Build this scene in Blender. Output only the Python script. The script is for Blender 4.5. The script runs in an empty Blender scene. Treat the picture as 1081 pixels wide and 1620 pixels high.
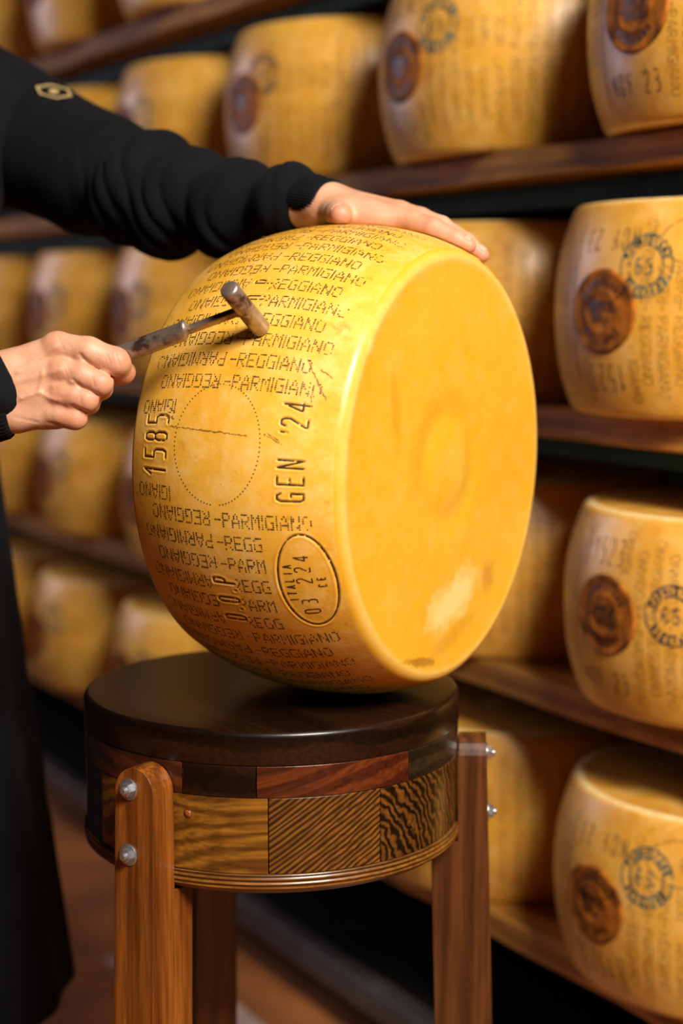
import bpy, math, random
import numpy as np
from mathutils import Vector, Matrix

random.seed(7)
rng = np.random.default_rng(7)
PI = math.pi

# ------------------------------------------------------------------ camera
scene = bpy.context.scene
CAM = np.array([0.0, 0.0, 1.15])
FPX = 2600.0
PITCH = math.atan(325 / 2600.0)
cam_data = bpy.data.cameras.new('camera')
cam = bpy.data.objects.new('camera', cam_data)
scene.collection.objects.link(cam)
cam.location = CAM
cam.rotation_euler = (PI / 2 - PITCH, 0, 0)
cam_data.sensor_fit = 'VERTICAL'
cam_data.sensor_height = 36.0
cam_data.lens = 36.0 * FPX / 1620.0
cam_data.clip_start = 0.05
cam_data.dof.use_dof = True
cam_data.dof.focus_distance = 1.45
cam_data.dof.aperture_fstop = 2.5
scene.camera = cam

# ------------------------------------------------------------------ world, lights, exposure
scene.view_settings.view_transform = 'Standard'
scene.view_settings.look = 'None'
scene.view_settings.gamma = 1.0
scene.view_settings.use_curve_mapping = False
scene.view_settings.exposure = 0.0
world = bpy.data.worlds.new('world')
scene.world = world
world.use_nodes = True
world.node_tree.nodes['Background'].inputs[0].default_value = (1.0, 0.78, 0.55, 1)
world.node_tree.nodes['Background'].inputs[1].default_value = 0.006


def area_light(name, loc, target, size, power, color, size_y=None):
    l = bpy.data.lights.new(name, 'AREA')
    l.energy = power
    l.color = color
    l.size = size
    if size_y:
        l.shape = 'RECTANGLE'
        l.size_y = size_y
    o = bpy.data.objects.new(name, l)
    scene.collection.objects.link(o)
    o.location = loc
    o.rotation_euler = (Vector(target) - Vector(loc)).to_track_quat('-Z', 'Y').to_euler()
    return o


area_light('key_softbox', (0.98, -0.45, 2.70), (0.0, 1.7, 0.95), 0.85, 184, (1.0, 0.90, 0.76))
area_light('window_light', (-3.3, 4.3, 1.9), (0.2, 1.9, 1.0), 1.2, 36, (0.80, 0.74, 1.0), 1.8)

# ------------------------------------------------------------------ helpers
_F = np.array([0, math.cos(PITCH), -math.sin(PITCH)])
_U = np.array([0, math.sin(PITCH), math.cos(PITCH)])
_R = np.array([1.0, 0, 0])


def at(px, py, depth):
    """point seen at photo position px, py at its measured distance"""
    return CAM + (_F + (px - 540.5) / FPX * _R - (py - 810.0) / FPX * _U) * depth


def link(o, parent=None):
    scene.collection.objects.link(o)
    if parent is not None:
        o.parent = parent
    return o


def mesh_obj(name, verts, faces, mat, parent=None, smooth=True):
    me = bpy.data.meshes.new(name)
    me.from_pydata([tuple(v) for v in verts], [], [tuple(f) for f in faces])
    me.validate()
    if smooth:
        me.polygons.foreach_set('use_smooth', [True] * len(me.polygons))
    if mat is not None:
        me.materials.append(mat)
    me.update()
    return link(bpy.data.objects.new(name, me), parent)


def mesh_np(name, V, Q, mat, parent=None, smooth=True):
    """fast path: all faces the same size"""
    V = np.asarray(V, np.float32)
    Q = np.asarray(Q, np.int32)
    n = Q.shape[1]
    me = bpy.data.meshes.new(name)
    me.vertices.add(len(V))
    me.vertices.foreach_set('co', V.ravel())
    me.loops.add(Q.size)
    me.loops.foreach_set('vertex_index', Q.ravel())
    me.polygons.add(len(Q))
    me.polygons.foreach_set('loop_start', np.arange(0, Q.size, n, dtype=np.int32))
    me.update(calc_edges=True)
    me.validate()
    if smooth:
        me.polygons.foreach_set('use_smooth', [True] * len(me.polygons))
    if mat is not None:
        me.materials.append(mat)
    return link(bpy.data.objects.new(name, me), parent)


def thing(name, label, cat, loc=(0, 0, 0), group=None):
    o = bpy.data.objects.new(name, None)
    o.empty_display_size = 0.05
    link(o)
    o.location = loc
    o['label'] = label
    o['category'] = cat
    if group:
        o['group'] = group
    return o


def rot_rows(e1, e2, e3, loc):
    return Matrix(((e1[0], e2[0], e3[0], loc[0]), (e1[1], e2[1], e3[1], loc[1]),
                   (e1[2], e2[2], e3[2], loc[2]), (0, 0, 0, 1)))


class Geo:
    """collects simple shapes into one mesh"""

    def __init__(self):
        self.v, self.f = [], []

    def add(self, vs, fs):
        b = len(self.v)
        self.v += [tuple(p) for p in vs]
        self.f += [tuple(i + b for i in q) for q in fs]

    def box(self, x0, x1, y0, y1, z0, z1, M=None):
        vs = [(x, y, z) for x in (x0, x1) for y in (y0, y1) for z in (z0, z1)]
        if M is not None:
            vs = [tuple(M @ Vector(p)) for p in vs]
        self.add(vs, [(0, 1, 3, 2), (4, 6, 7, 5), (0, 4, 5, 1), (2, 3, 7, 6), (0, 2, 6, 4), (1, 5, 7, 3)])

    def lathe(self, prof, n=48, M=None, cap=True):
        """prof: (radius, height) list, about local Z"""
        vs, fs = [], []
        for r, z in prof:
            for k in range(n):
                a = 2 * PI * k / n
                vs.append((r * math.cos(a), r * math.sin(a), z))
        m = len(prof)
        for i in range(m - 1):
            for k in range(n):
                k2 = (k + 1) % n
                fs.append((i * n + k, i * n + k2, (i + 1) * n + k2, (i + 1) * n + k))
        if cap:
            fs.append(tuple(range(n - 1, -1, -1)))
            fs.append(tuple((m - 1) * n + k for k in range(n)))
        if M is not None:
            vs = [tuple(M @ Vector(p)) for p in vs]
        self.add(vs, fs)

    def tube(self, pts, rad, n=10, cap=True):
        pts = [Vector(p) for p in pts]
        if not hasattr(rad, '__len__'):
            rad = [rad] * len(pts)
        vs, fs = [], []
        for i, p in enumerate(pts):
            t = (pts[min(i + 1, len(pts) - 1)] - pts[max(i - 1, 0)]).normalized()
            up = Vector((0, 0, 1)) if abs(t.z) < 0.9 else Vector((1, 0, 0))
            s = t.cross(up).normalized()
            w = s.cross(t)
            for k in range(n):
                a = 2 * PI * k / n
                vs.append(tuple(p + (s * math.cos(a) + w * math.sin(a)) * rad[i]))
        for i in range(len(pts) - 1):
            for k in range(n):
                k2 = (k + 1) % n
                fs.append((i * n + k, i * n + k2, (i + 1) * n + k2, (i + 1) * n + k))
        if cap:
            fs.append(tuple(range(n - 1, -1, -1)))
            fs.append(tuple((len(pts) - 1) * n + k for k in range(n)))
        self.add(vs, fs)

    def build(self, name, mat, parent=None, smooth=False, bevel=0, seg=2, auto=True):
        o = mesh_obj(name, self.v, self.f, mat, parent, smooth)
        if bevel:
            md = o.modifiers.new('bevel', 'BEVEL')
            md.width = bevel
            md.segments = seg
            md.limit_method = 'ANGLE'
            md.angle_limit = math.radians(40)
        return o


# ------------------------------------------------------------------ materials
def mat_new(name):
    m = bpy.data.materials.new(name)
    m.use_nodes = True
    nt = m.node_tree
    return m, nt, nt.nodes['Principled BSDF']


def nd(nt, typ, **kw):
    n = nt.nodes.new(typ)
    for k, v in kw.items():
        if k.startswith('i_'):
            key = k[2:]
            n.inputs[int(key) if key.isdigit() else key].default_value = v
        else:
            setattr(n, k, v)
    return n


def ramp(nt, fac, stops):
    r = nt.nodes.new('ShaderNodeValToRGB')
    e = r.color_ramp.elements
    while len(e) > 1:
        e.remove(e[-1])
    e[0].position = stops[0][0]
    e[0].color = (*stops[0][1], 1)
    for p, c in stops[1:]:
        x = e.new(p)
        x.color = (*c, 1)
    nt.links.new(fac, r.inputs[0])
    return r


def mixc(nt, fac, a, b, mode='MIX'):
    m = nt.nodes.new('ShaderNodeMix')
    m.data_type = 'RGBA'
    m.blend_type = mode
    for src, i in ((fac, 0), (a, 6), (b, 7)):
        if isinstance(src, (int, float)):
            m.inputs[i].default_value = src
        elif isinstance(src, tuple):
            m.inputs[i].default_value = (*src, 1) if len(src) == 3 else src
        else:
            nt.links.new(src, m.inputs[i])
    return m.outputs[2]


def bump(nt, bsdf, height, strength, dist):
    b = nd(nt, 'ShaderNodeBump')
    b.inputs['Strength'].default_value = strength
    b.inputs['Distance'].default_value = dist
    nt.links.new(height, b.inputs['Height'])
    nt.links.new(b.outputs[0], bsdf.inputs['Normal'])
    return b


def simple(name, col, rough=0.5, metal=0.0, noise=0.0, nscale=40, bmp=0.0, coat=0.0):
    m, nt, b = mat_new(name)
    b.inputs['Roughness'].default_value = rough
    b.inputs['Metallic'].default_value = metal
    b.inputs['Coat Weight'].default_value = coat
    tc = nd(nt, 'ShaderNodeTexCoord')
    nz = nd(nt, 'ShaderNodeTexNoise', i_Scale=nscale, i_Detail=6.0)
    nt.links.new(tc.outputs['Object'], nz.inputs['Vector'])
    lo = tuple(c * (1 - noise) for c in col)
    hi = tuple(min(1, c * (1 + noise)) for c in col)
    r = ramp(nt, nz.outputs[0], [(0.3, lo), (0.7, hi)])
    nt.links.new(r.outputs[0], b.inputs['Base Color'])
    if bmp:
        bump(nt, b, nz.outputs[0], 0.5, bmp)
    return m


def cheese_mat(name, light, deep, pale, face_marks=False):
    m, nt, b = mat_new(name)
    L = nt.links.new
    tc = nd(nt, 'ShaderNodeTexCoord')
    info = nd(nt, 'ShaderNodeObjectInfo')
    off = nd(nt, 'ShaderNodeVectorMath', operation='ADD')
    sc = nd(nt, 'ShaderNodeVectorMath', operation='SCALE')
    L(info.outputs['Random'], sc.inputs['Scale'])
    sc.inputs[0].default_value = (9, 5, 7)
    L(tc.outputs['Object'], off.inputs[0])
    L(sc.outputs[0], off.inputs[1])
    co = off.outputs[0]
    n1 = nd(nt, 'ShaderNodeTexNoise', i_Scale=9.0, i_Detail=5.0, i_Roughness=0.6)
    n2 = nd(nt, 'ShaderNodeTexNoise', i_Scale=55.0, i_Detail=6.0, i_Roughness=0.65)
    n3 = nd(nt, 'ShaderNodeTexNoise', i_Scale=420.0, i_Detail=3.0)
    for n in (n1, n2, n3):
        L(co, n.inputs['Vector'])
    c1 = ramp(nt, n1.outputs[0], [(0.3, deep), (0.68, light)])
    f2 = ramp(nt, n2.outputs[0], [(0.5, (0, 0, 0)), (0.85, (0.6, 0.6, 0.6))])
    n4 = nd(nt, 'ShaderNodeTexNoise', i_Scale=24.0, i_Detail=7.0, i_Roughness=0.7)
    L(co, n4.inputs['Vector'])
    f4 = ramp(nt, n4.outputs[0], [(0.48, (0, 0, 0)), (0.70, (0.75, 0.75, 0.75))])
    col = mixc(nt, f2.outputs[0], c1.outputs[0], pale)
    col = mixc(nt, f4.outputs[0], col, pale)
    f3 = ramp(nt, n2.outputs[0], [(0.25, (1, 1, 1)), (0.4, (0, 0, 0))])
    dk = tuple(x * 0.72 for x in deep)
    col = mixc(nt, f3.outputs[0], col, dk)
    # small brown specks
    sp = nd(nt, 'ShaderNodeTexNoise', i_Scale=150.0, i_Detail=2.0)
    L(co, sp.inputs['Vector'])
    fs = ramp(nt, sp.outputs[0], [(0.74, (0, 0, 0)), (0.80, (0.7, 0.7, 0.7))])
    col = mixc(nt, fs.outputs[0], col, (0.22, 0.09, 0.015))
    # pale rubbed edges with the rim highlight painted in, from the rind's edge mask
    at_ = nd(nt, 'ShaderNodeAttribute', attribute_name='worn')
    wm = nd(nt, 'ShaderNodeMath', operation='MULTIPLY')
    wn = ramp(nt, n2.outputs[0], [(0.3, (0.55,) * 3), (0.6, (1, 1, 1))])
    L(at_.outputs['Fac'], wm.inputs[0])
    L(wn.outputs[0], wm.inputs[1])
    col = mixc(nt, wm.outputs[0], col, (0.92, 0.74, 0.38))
    if face_marks:
        # scuffs and stains with their own outlines on the flat face (local +Z side)
        sep = nd(nt, 'ShaderNodeSeparateXYZ')
        L(tc.outputs['Object'], sep.inputs[0])
        zf = nd(nt, 'ShaderNodeMath', operation='GREATER_THAN', i_1=0.105)
        L(sep.outputs[2], zf.inputs[0])

        def blob(cx, cy, sx, sy, ang, amount, colr, col, nscale, soft):
            mp = nd(nt, 'ShaderNodeMapping', vector_type='TEXTURE')
            mp.inputs['Location'].default_value = (cx, cy, 0.111)
            mp.inputs['Rotation'].default_value = (0, 0, ang)
            mp.inputs['Scale'].default_value = (sx, sy, 1)
            nn = nd(nt, 'ShaderNodeTexNoise', i_Scale=nscale, i_Detail=6.0, i_Roughness=0.7)
            L(tc.outputs['Object'], nn.inputs['Vector'])
            L(tc.outputs['Object'], mp.inputs[0])
            ln = nd(nt, 'ShaderNodeVectorMath', operation='LENGTH')
            L(mp.outputs[0], ln.inputs[0])
            ad = nd(nt, 'ShaderNodeMath', operation='MULTIPLY_ADD', i_1=1.3)
            L(nn.outputs[0], ad.inputs[0])
            L(ln.outputs['Value'], ad.inputs[2])
            hf = nd(nt, 'ShaderNodeMath', operation='MULTIPLY', i_1=0.5)
            L(ad.outputs[0], hf.inputs[0])
            rr = ramp(nt, hf.outputs[0], [((1.2 - soft) / 2, (amount,) * 3), ((1.2 + soft) / 2, (0, 0, 0))])
            rr2 = nd(nt, 'ShaderNodeMath', operation='MULTIPLY')
            mr = nd(nt, 'ShaderNodeMath', operation='MULTIPLY')
            L(rr.outputs[0], rr2.inputs[0])
            L(zf.outputs[0], rr2.inputs[1])
            return mixc(nt, rr2.outputs[0], col, colr)

        for args in FACE_BLOBS:
            cx, cy, sx, sy, ang, am, colr, ns, soft = args
            col = blob(cx, cy, sx, sy, ang, am, colr, col, ns, soft)
    L(col, b.inputs['Base Color'])
    rr = ramp(nt, n2.outputs[0], [(0.3, (0.30,) * 3), (0.7, (0.48,) * 3)])
    L(rr.outputs[0], b.inputs['Roughness'])
    b.inputs['Subsurface Weight'].default_value = 0.12
    b.inputs['Subsurface Radius'].default_value = (1.0, 0.45, 0.1)
    b.inputs['Subsurface Scale'].default_value = 0.006
    b.inputs['Coat Weight'].default_value = 0.15
    b.inputs['Coat Roughness'].default_value = 0.28
    hs = nd(nt, 'ShaderNodeMath', operation='MULTIPLY_ADD', i_1=0.25)
    L(n3.outputs[0], hs.inputs[0])
    L(n2.outputs[0], hs.inputs[2])
    bump(nt, b, hs.outputs[0], 0.35, 0.0012)
    return m


def wood(name, dark, light, rot=(0, 0, 0), scale=18.0, stretch=0.08, distort=3.0, rough=0.32, coat=0.35,
         ring=False, sharp=(0.3, 0.7), loc=(0, 0, 0)):
    """grain lines run along local X after rot"""
    m, nt, b = mat_new(name)
    L = nt.links.new
    tc = nd(nt, 'ShaderNodeTexCoord')
    mp = nd(nt, 'ShaderNodeMapping')
    mp.inputs['Rotation'].default_value = rot
    mp.inputs['Location'].default_value = loc
    L(tc.outputs['Object'], mp.inputs[0])
    sq = nd(nt, 'ShaderNodeMapping')
    sq.inputs['Scale'].default_value = (stretch, 1, 1)
    L(mp.outputs[0], sq.inputs[0])
    w = nd(nt, 'ShaderNodeTexWave', wave_type='RINGS' if ring else 'BANDS',
           i_Scale=scale, i_Distortion=distort, i_Detail=3.0)
    w.inputs['Detail Scale'].default_value = 1.2
    if ring:
        w.rings_direction = 'SPHERICAL'
    else:
        w.bands_direction = 'Z'
    L(sq.outputs[0], w.inputs[0])
    fs = nd(nt, 'ShaderNodeMapping')
    fs.inputs['Scale'].default_value = (0.04, 1, 1)
    L(mp.outputs[0], fs.inputs[0])
    fine = nd(nt, 'ShaderNodeTexNoise', i_Scale=260.0, i_Detail=4.0, i_Roughness=0.6)
    L(fs.outputs[0], fine.inputs['Vector'])
    big = nd(nt, 'ShaderNodeTexNoise', i_Scale=7.0, i_Detail=3.0)
    L(sq.outputs[0], big.inputs['Vector'])
    c = ramp(nt, w.outputs[0], [(sharp[0], dark), (sharp[1], light)])
    md = tuple(0.35 * x + 0.65 * y for x, y in zip(dark, light))
    f1 = ramp(nt, fine.outputs[0], [(0.36, (0.55,) * 3), (0.62, (1.12,) * 3)])
    col = mixc(nt, 1.0, c.outputs[0], f1.outputs[0], 'MULTIPLY')
    f2 = ramp(nt, big.outputs[0], [(0.3, (0.65,) * 3), (0.7, (1.15,) * 3)])
    col = mixc(nt, 1.0, col, f2.outputs[0], 'MULTIPLY')
    L(col, b.inputs['Base Color'])
    b.inputs['Roughness'].default_value = rough
    b.inputs['Coat Weight'].default_value = coat
    b.inputs['Coat Roughness'].default_value = 0.16
    bump(nt, b, fine.outputs[0], 0.12, 0.0006)
    return m


def skin_mat(name):
    m, nt, b = mat_new(name)
    L = nt.links.new
    tc = nd(nt, 'ShaderNodeTexCoord')
    n1 = nd(nt, 'ShaderNodeTexNoise', i_Scale=45.0, i_Detail=4.0)
    n2 = nd(nt, 'ShaderNodeTexVoronoi', i_Scale=900.0)
    n3 = nd(nt, 'ShaderNodeTexNoise', i_Scale=300.0, i_Detail=5.0)
    for n in (n1, n2, n3):
        L(tc.outputs['Object'], n.inputs['Vector'])
    c = ramp(nt, n1.outputs[0], [(0.3, (0.49, 0.235, 0.142)), (0.7, (0.58, 0.322, 0.210))])
    a = nd(nt, 'ShaderNodeAttribute', attribute_name='ruddy')
    col = mixc(nt, a.outputs['Fac'], c.outputs[0], (0.56, 0.18, 0.105))
    L(col, b.inputs['Base Color'])
    b.inputs['Roughness'].default_value = 0.52
    b.inputs['Subsurface Weight'].default_value = 0.18
    b.inputs['Subsurface Radius'].default_value = (1.0, 0.35, 0.2)
    b.inputs['Subsurface Scale'].default_value = 0.006
    ad = nd(nt, 'ShaderNodeMath', operation='MULTIPLY_ADD', i_1=0.5)
    L(n2.outputs['Distance'], ad.inputs[0])
    L(n3.outputs[0], ad.inputs[2])
    bump(nt, b, ad.outputs[0], 0.35, 0.0007)
    return m


def cloth_mat(name, col, rough=0.85, weave=1400.0, sheen=0.12):
    m, nt, b = mat_new(name)
    L = nt.links.new
    tc = nd(nt, 'ShaderNodeTexCoord')
    n1 = nd(nt, 'ShaderNodeTexNoise', i_Scale=25.0, i_Detail=5.0)
    n2 = nd(nt, 'ShaderNodeTexNoise', i_Scale=weave, i_Detail=2.0)
    L(tc.outputs['Object'], n1.inputs['Vector'])
    L(tc.outputs['Object'], n2.inputs['Vector'])
    c = ramp(nt, n1.outputs[0], [(0.3, tuple(x * 0.75 for x in col)), (0.7, tuple(x * 1.25 for x in col))])
    L(c.outputs[0], b.inputs['Base Color'])
    b.inputs['Roughness'].default_value = rough
    b.inputs['Sheen Weight'].default_value = sheen
    b.inputs['Specular IOR Level'].default_value = 0.12
    b.inputs['Sheen Roughness'].default_value = 0.5
    bump(nt, b, n2.outputs[0], 0.3, 0.0008)
    return m


# blemishes of the big wheel's face in wheel coordinates: cx, cy, sx, sy, angle, amount, colour, noise scale, softness
FACE_BLOBS = []

# ------------------------------------------------------------------ setting
NV = np.array([0.86208, 0.50676, 0.0])      # from the aisle into the rack
DV = np.array([-0.50676, 0.86208, 0.0])     # along the rack, away from the camera


def rack(n, t, z):
    return NV * n + DV * t + np.array([0, 0, z])


RM = rot_rows(NV, DV, (0, 0, 1), (0, 0, 0))   # local x = n, y = t

M_floor = simple('terracotta_floor', (0.30, 0.095, 0.016), 0.85, 0, 0.35, 6, 0.001)
g = Geo()
g.box(-3.2, 1.86, -1.4, 6.6, -0.05, 0.0, RM)
o = g.build('floor', M_floor)
o['kind'] = 'structure'
M_wall = simple('dark_plaster', (0.035, 0.026, 0.02), 0.9, 0, 0.3, 5)
g = Geo()
g.box(1.80, 1.86, -1.4, 6.6, 0.0, 2.6, RM)
o = g.build('wall_back', M_wall)
o['kind'] = 'structure'
M_stripe = simple('worn_pale_floor_band', (0.42, 0.30, 0.26), 0.55, 0, 0.5, 14, 0.0005)
g = Geo()
g.box(1.05, 1.17, 1.2, 2.62, 0.0002, 0.004, RM)
o = g.build('trim_1', M_stripe)
o['kind'] = 'structure'

# the rack: boards, posts, green cross rails, kick rail
SHELF_Z = {'T': 1.676, 'A': 1.347, 'B': 1.024, 'C': 0.679, 'D': 0.337}
M_board = wood('shelf_plank_wood', (0.33, 0.140, 0.020), (0.50, 0.225, 0.036), rot=(0, 0, -math.radians(120.45)), scale=10, stretch=0.05,
               distort=4, rough=0.7, coat=0.0)
M_board.node_tree.nodes['Principled BSDF'].inputs['Specular IOR Level'].default_value = 0.25
M_green = simple('green_enamel', (0.006, 0.044, 0.030), 0.8, 0, 0.3, 20)
M_dark_post = simple('dark_timber', (0.05, 0.028, 0.014), 0.6, 0, 0.3, 20)
M_kick = simple('dull_grey_metal', (0.10, 0.095, 0.09), 0.42, 0.6, 0.3, 15)
rk = thing('cheese_rack', 'long dark timber rack of shelf boards loaded with cheese wheels behind the stool', 'shelving', rack(1.5, 2.5, 0))


def keep(o, p):
    """parent without moving"""
    o.parent = p
    o.matrix_parent_inverse = Matrix.Translation(-p.location) if p.type == 'EMPTY' else p.matrix_world.inverted()
    return o


for k, z in SHELF_Z.items():
    vs, fs = [], []
    T = np.linspace(-1.0, 6.2, 145)
    for t in T:
        w = 0.004 * math.sin(t * 7.1 + z * 9) + 0.003 * math.sin(t * 17 + z * 5)
        for n_, zz in ((1.262 + w, z - 0.003), (1.266 + w, z), (1.74, z), (1.74, z - 0.038), (1.266 + w, z - 0.038), (1.262 + w, z - 0.035)):
            vs.append(rack(n_, t, zz))
    for i in range(len(T) - 1):
        for j in range(6):
            j2 = (j + 1) % 6
            fs.append((i * 6 + j, i * 6 + j2, (i + 1) * 6 + j2, (i + 1) * 6 + j))
    fs.append(tuple(range(5, -1, -1)))
    fs.append(tuple((len(T) - 1) * 6 + j for j in range(6)))
    keep(mesh_obj('shelf_board', vs, fs, M_board, None, False), rk)
    g = Geo()
    g.box(1.335, 1.36, -1.0, 6.2, z - 0.070, z - 0.0385, RM)
    keep(g.build('cross_rail', M_green, None, False, 0.004), rk)
for t in (-0.9, 1.02, 2.96, 4.9, 6.1):
    g = Geo()
    g.box(1.74, 1.795, t - 0.03, t + 0.03, 0, 2.1, RM)
    keep(g.build('post', M_dark_post, None, False, 0.003), rk)
g = Geo()
g.box(1.262, 1.30, -1.0, 6.2, 0.062, 0.112, RM)
for t in (-0.8, 1.0, 3.0, 5.0):
    g.box(1.40, 1.60, t - 0.03, t + 0.03, 0.0, 0.081, RM)
keep(g.build('kick_rail', M_kick, None, False, 0.006), rk)
M_shade = simple('black_shade_panel', (0.006, 0.005, 0.004), 0.9, 0, 0.3, 20)  # near-black colour stands in for the deep shade under the rack
M_shade.node_tree.nodes['Principled BSDF'].inputs['Specular IOR Level'].default_value = 0.1
g = Geo()
g.box(1.305, 1.735, -1.0, 6.2, 0.082, 0.105, RM)  # added panel, keeps the space below the lowest board dark
keep(g.build('shade_panel', M_shade, None, False, 0.003), rk)

# ------------------------------------------------------------------ lettering
DOT = {
    'P': ['1111.', '1...1', '1...1', '1111.', '1....', '1....', '1....'],
    'A': ['..1..', '.1.1.', '.1.1.', '1...1', '11111', '1...1', '1...1'],
    'R': ['1111.', '1...1', '1...1', '1111.', '1.1..', '1..1.', '1...1'],
    'M': ['1...1', '11.11', '1.1.1', '1.1.1', '1...1', '1...1', '1...1'],
    'I': ['..1..', '..1..', '..1..', '..1..', '..1..', '..1..', '..1..'],
    'G': ['.1111', '1....', '1....', '1..11', '1...1', '1...1', '.1111'],
    'E': ['11111', '1....', '1....', '1111.', '1....', '1....', '11111'],
    'N': ['1...1', '11..1', '11..1', '1.1.1', '1..11', '1..11', '1...1'],
    'O': ['.111.', '1...1', '1...1', '1...1', '1...1', '1...1', '.111.'],
    '-': ['.....', '.....', '.....', '1111.', '.....', '.....', '.....'],
}
STROKE = {
    '1': [[(.08, .68), (.4, 1), (.4, 0)]],
    '5': [[(.58, 1), (.05, 1), (.05, .56), (.45, .56), (.58, .44), (.58, .12), (.46, 0), (.05, 0)]],
    '8': [[(.16, .54), (.05, .66), (.05, .88), (.17, 1), (.45, 1), (.57, .88), (.57, .66), (.46, .54), (.16, .54), (.04, .40), (.04, .12), (.16, 0),
           (.46, 0), (.58, .12), (.58, .40), (.46, .54)]],
    '2': [[(.05, .82), (.16, 1), (.46, 1), (.58, .86), (.58, .66), (.05, .10), (.05, 0), (.6, 0)]],
    '3': [[(.05, 1), (.46, 1), (.56, .88), (.56, .66), (.44, .54), (.2, .54)], [(.44, .54), (.58, .4), (.58, .14), (.45, 0), (.05, 0)]],
    '4': [[(.44, 0), (.44, 1), (.04, .32), (.04, .26), (.62, .26)]],
    '0': [[(.18, 0), (.05, .14), (.05, .86), (.18, 1), (.46, 1), (.58, .86), (.58, .14), (.46, 0), (.18, 0)]],
    '6': [[(.55, 1), (.18, 1), (.05, .86), (.05, .14), (.18, 0), (.46, 0), (.58, .14), (.58, .42), (.46, .54), (.05, .54)]],
    '7': [[(.04, 1), (.6, 1), (.22, 0)]],
    '9': [[(.05, 0), (.46, 0), (.58, .14), (.58, .86), (.46, 1), (.18, 1), (.05, .86), (.05, .58), (.18, .46), (.58, .46)]],
    'A': [[(.02, 0), (.31, 1), (.6, 0)], [(.14, .34), (.49, .34)]],
    'B': [[(.05, 0), (.05, 1), (.45, 1), (.55, .88), (.55, .66), (.44, .54), (.05, .54)], [(.44, .54), (.58, .4), (.58, .14), (.46, 0), (.05, 0)]],
    'C': [[(.58, .84), (.46, 1), (.18, 1), (.05, .86), (.05, .14), (.18, 0), (.46, 0), (.58, .16)]],
    'D': [[(.05, 0), (.05, 1), (.42, 1), (.58, .82), (.58, .18), (.42, 0), (.05, 0)]],
    'E': [[(.58, 1), (.05, 1), (.05, 0), (.58, 0)], [(.05, .52), (.46, .52)]],
    'F': [[(.58, 1), (.05, 1), (.05, 0)], [(.05, .52), (.46, .52)]],
    'G': [[(.58, .86), (.46, 1), (.18, 1), (.05, .86), (.05, .14), (.18, 0), (.58, 0), (.58, .46), (.34, .46)]],
    'I': [[(.31, 0), (.31, 1)]],
    'L': [[(.05, 1), (.05, 0), (.55, 0)]],
    'M': [[(.03, 0), (.03, 1), (.31, .4), (.6, 1), (.6, 0)]],
    'N': [[(.05, 0), (.05, 1), (.58, 0), (.58, 1)]],
    'O': [[(.18, 0), (.05, .14), (.05, .86), (.18, 1), (.46, 1), (.58, .86), (.58, .14), (.46, 0), (.18, 0)]],
    'P': [[(.05, 0), (.05, 1), (.45, 1), (.58, .86), (.58, .6), (.45, .46), (.05, .46)]],
    'R': [[(.05, 0), (.05, 1), (.45, 1), (.58, .86), (.58, .62), (.45, .5), (.05, .5)], [(.34, .5), (.6, 0)]],
    'S': [[(.57, .88), (.46, 1), (.18, 1), (.05, .86), (.05, .66), (.58, .36), (.58, .14), (.46, 0), (.16, 0), (.05, .12)]],
    'T': [[(.31, 0), (.31, 1)], [(.02, 1), (.6, 1)]],
    'U': [[(.05, 1), (.05, .14), (.18, 0), (.46, 0), (.58, .14), (.58, 1)]],
    'V': [[(.03, 1), (.31, 0), (.6, 1)]],
    'Z': [[(.04, 1), (.58, 1), (.04, 0), (.6, 0)]],
    "'": [[(.22, 1), (.16, .72)]],
    '.': [[(.05, 0), (.05, .06)]],
    ' ': [],
}
RB, RF, BEV = 0.225, 0.2005, 0.007


def rad_at(u, h):
    """outline radius of a wheel of height h"""
    a = np.minimum(np.abs(u), h / 2)
    r = RF + (RB - RF) * (1 - (2 * a / h) ** 2.3)
    e = np.clip(a - (h / 2 - BEV), 0, BEV)
    return r - (BEV - np.sqrt(np.maximum(BEV ** 2 - e ** 2, 0)))


def surf(u, th, h, off=0.0):
    """wheel-local point from height u and angle th (radians)"""
    r = rad_at(u, h) + off
    return np.stack([r * np.cos(th), -r * np.sin(th), u], -1)


def text_strokes(txt, u0, th0, size, adv, up=-1, width=0.72, lean=0.0):
    """text that runs towards +theta with its letters' heads towards up*u; returns polylines of (u, arc metres)"""
    out = []
    x = 0.0
    for ch in txt:
        for pl in STROKE[ch]:
            out.append([(u0 + up * (py + lean * px) * size, th0 * RB + x + px * size * width) for px, py in pl])
        x += adv * (0.5 if ch in ".'" else 1.0)
    return out


def resample(pl, step):
    out = []
    for a, b in zip(pl[:-1], pl[1:]):
        n = max(1, int(math.ceil(math.hypot(b[0] - a[0], b[1] - a[1]) / step)))
        for i in range(n):
            out.append((a[0] + (b[0] - a[0]) * i / n, a[1] + (b[1] - a[1]) * i / n))
    out.append(pl[-1])
    return out


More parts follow.
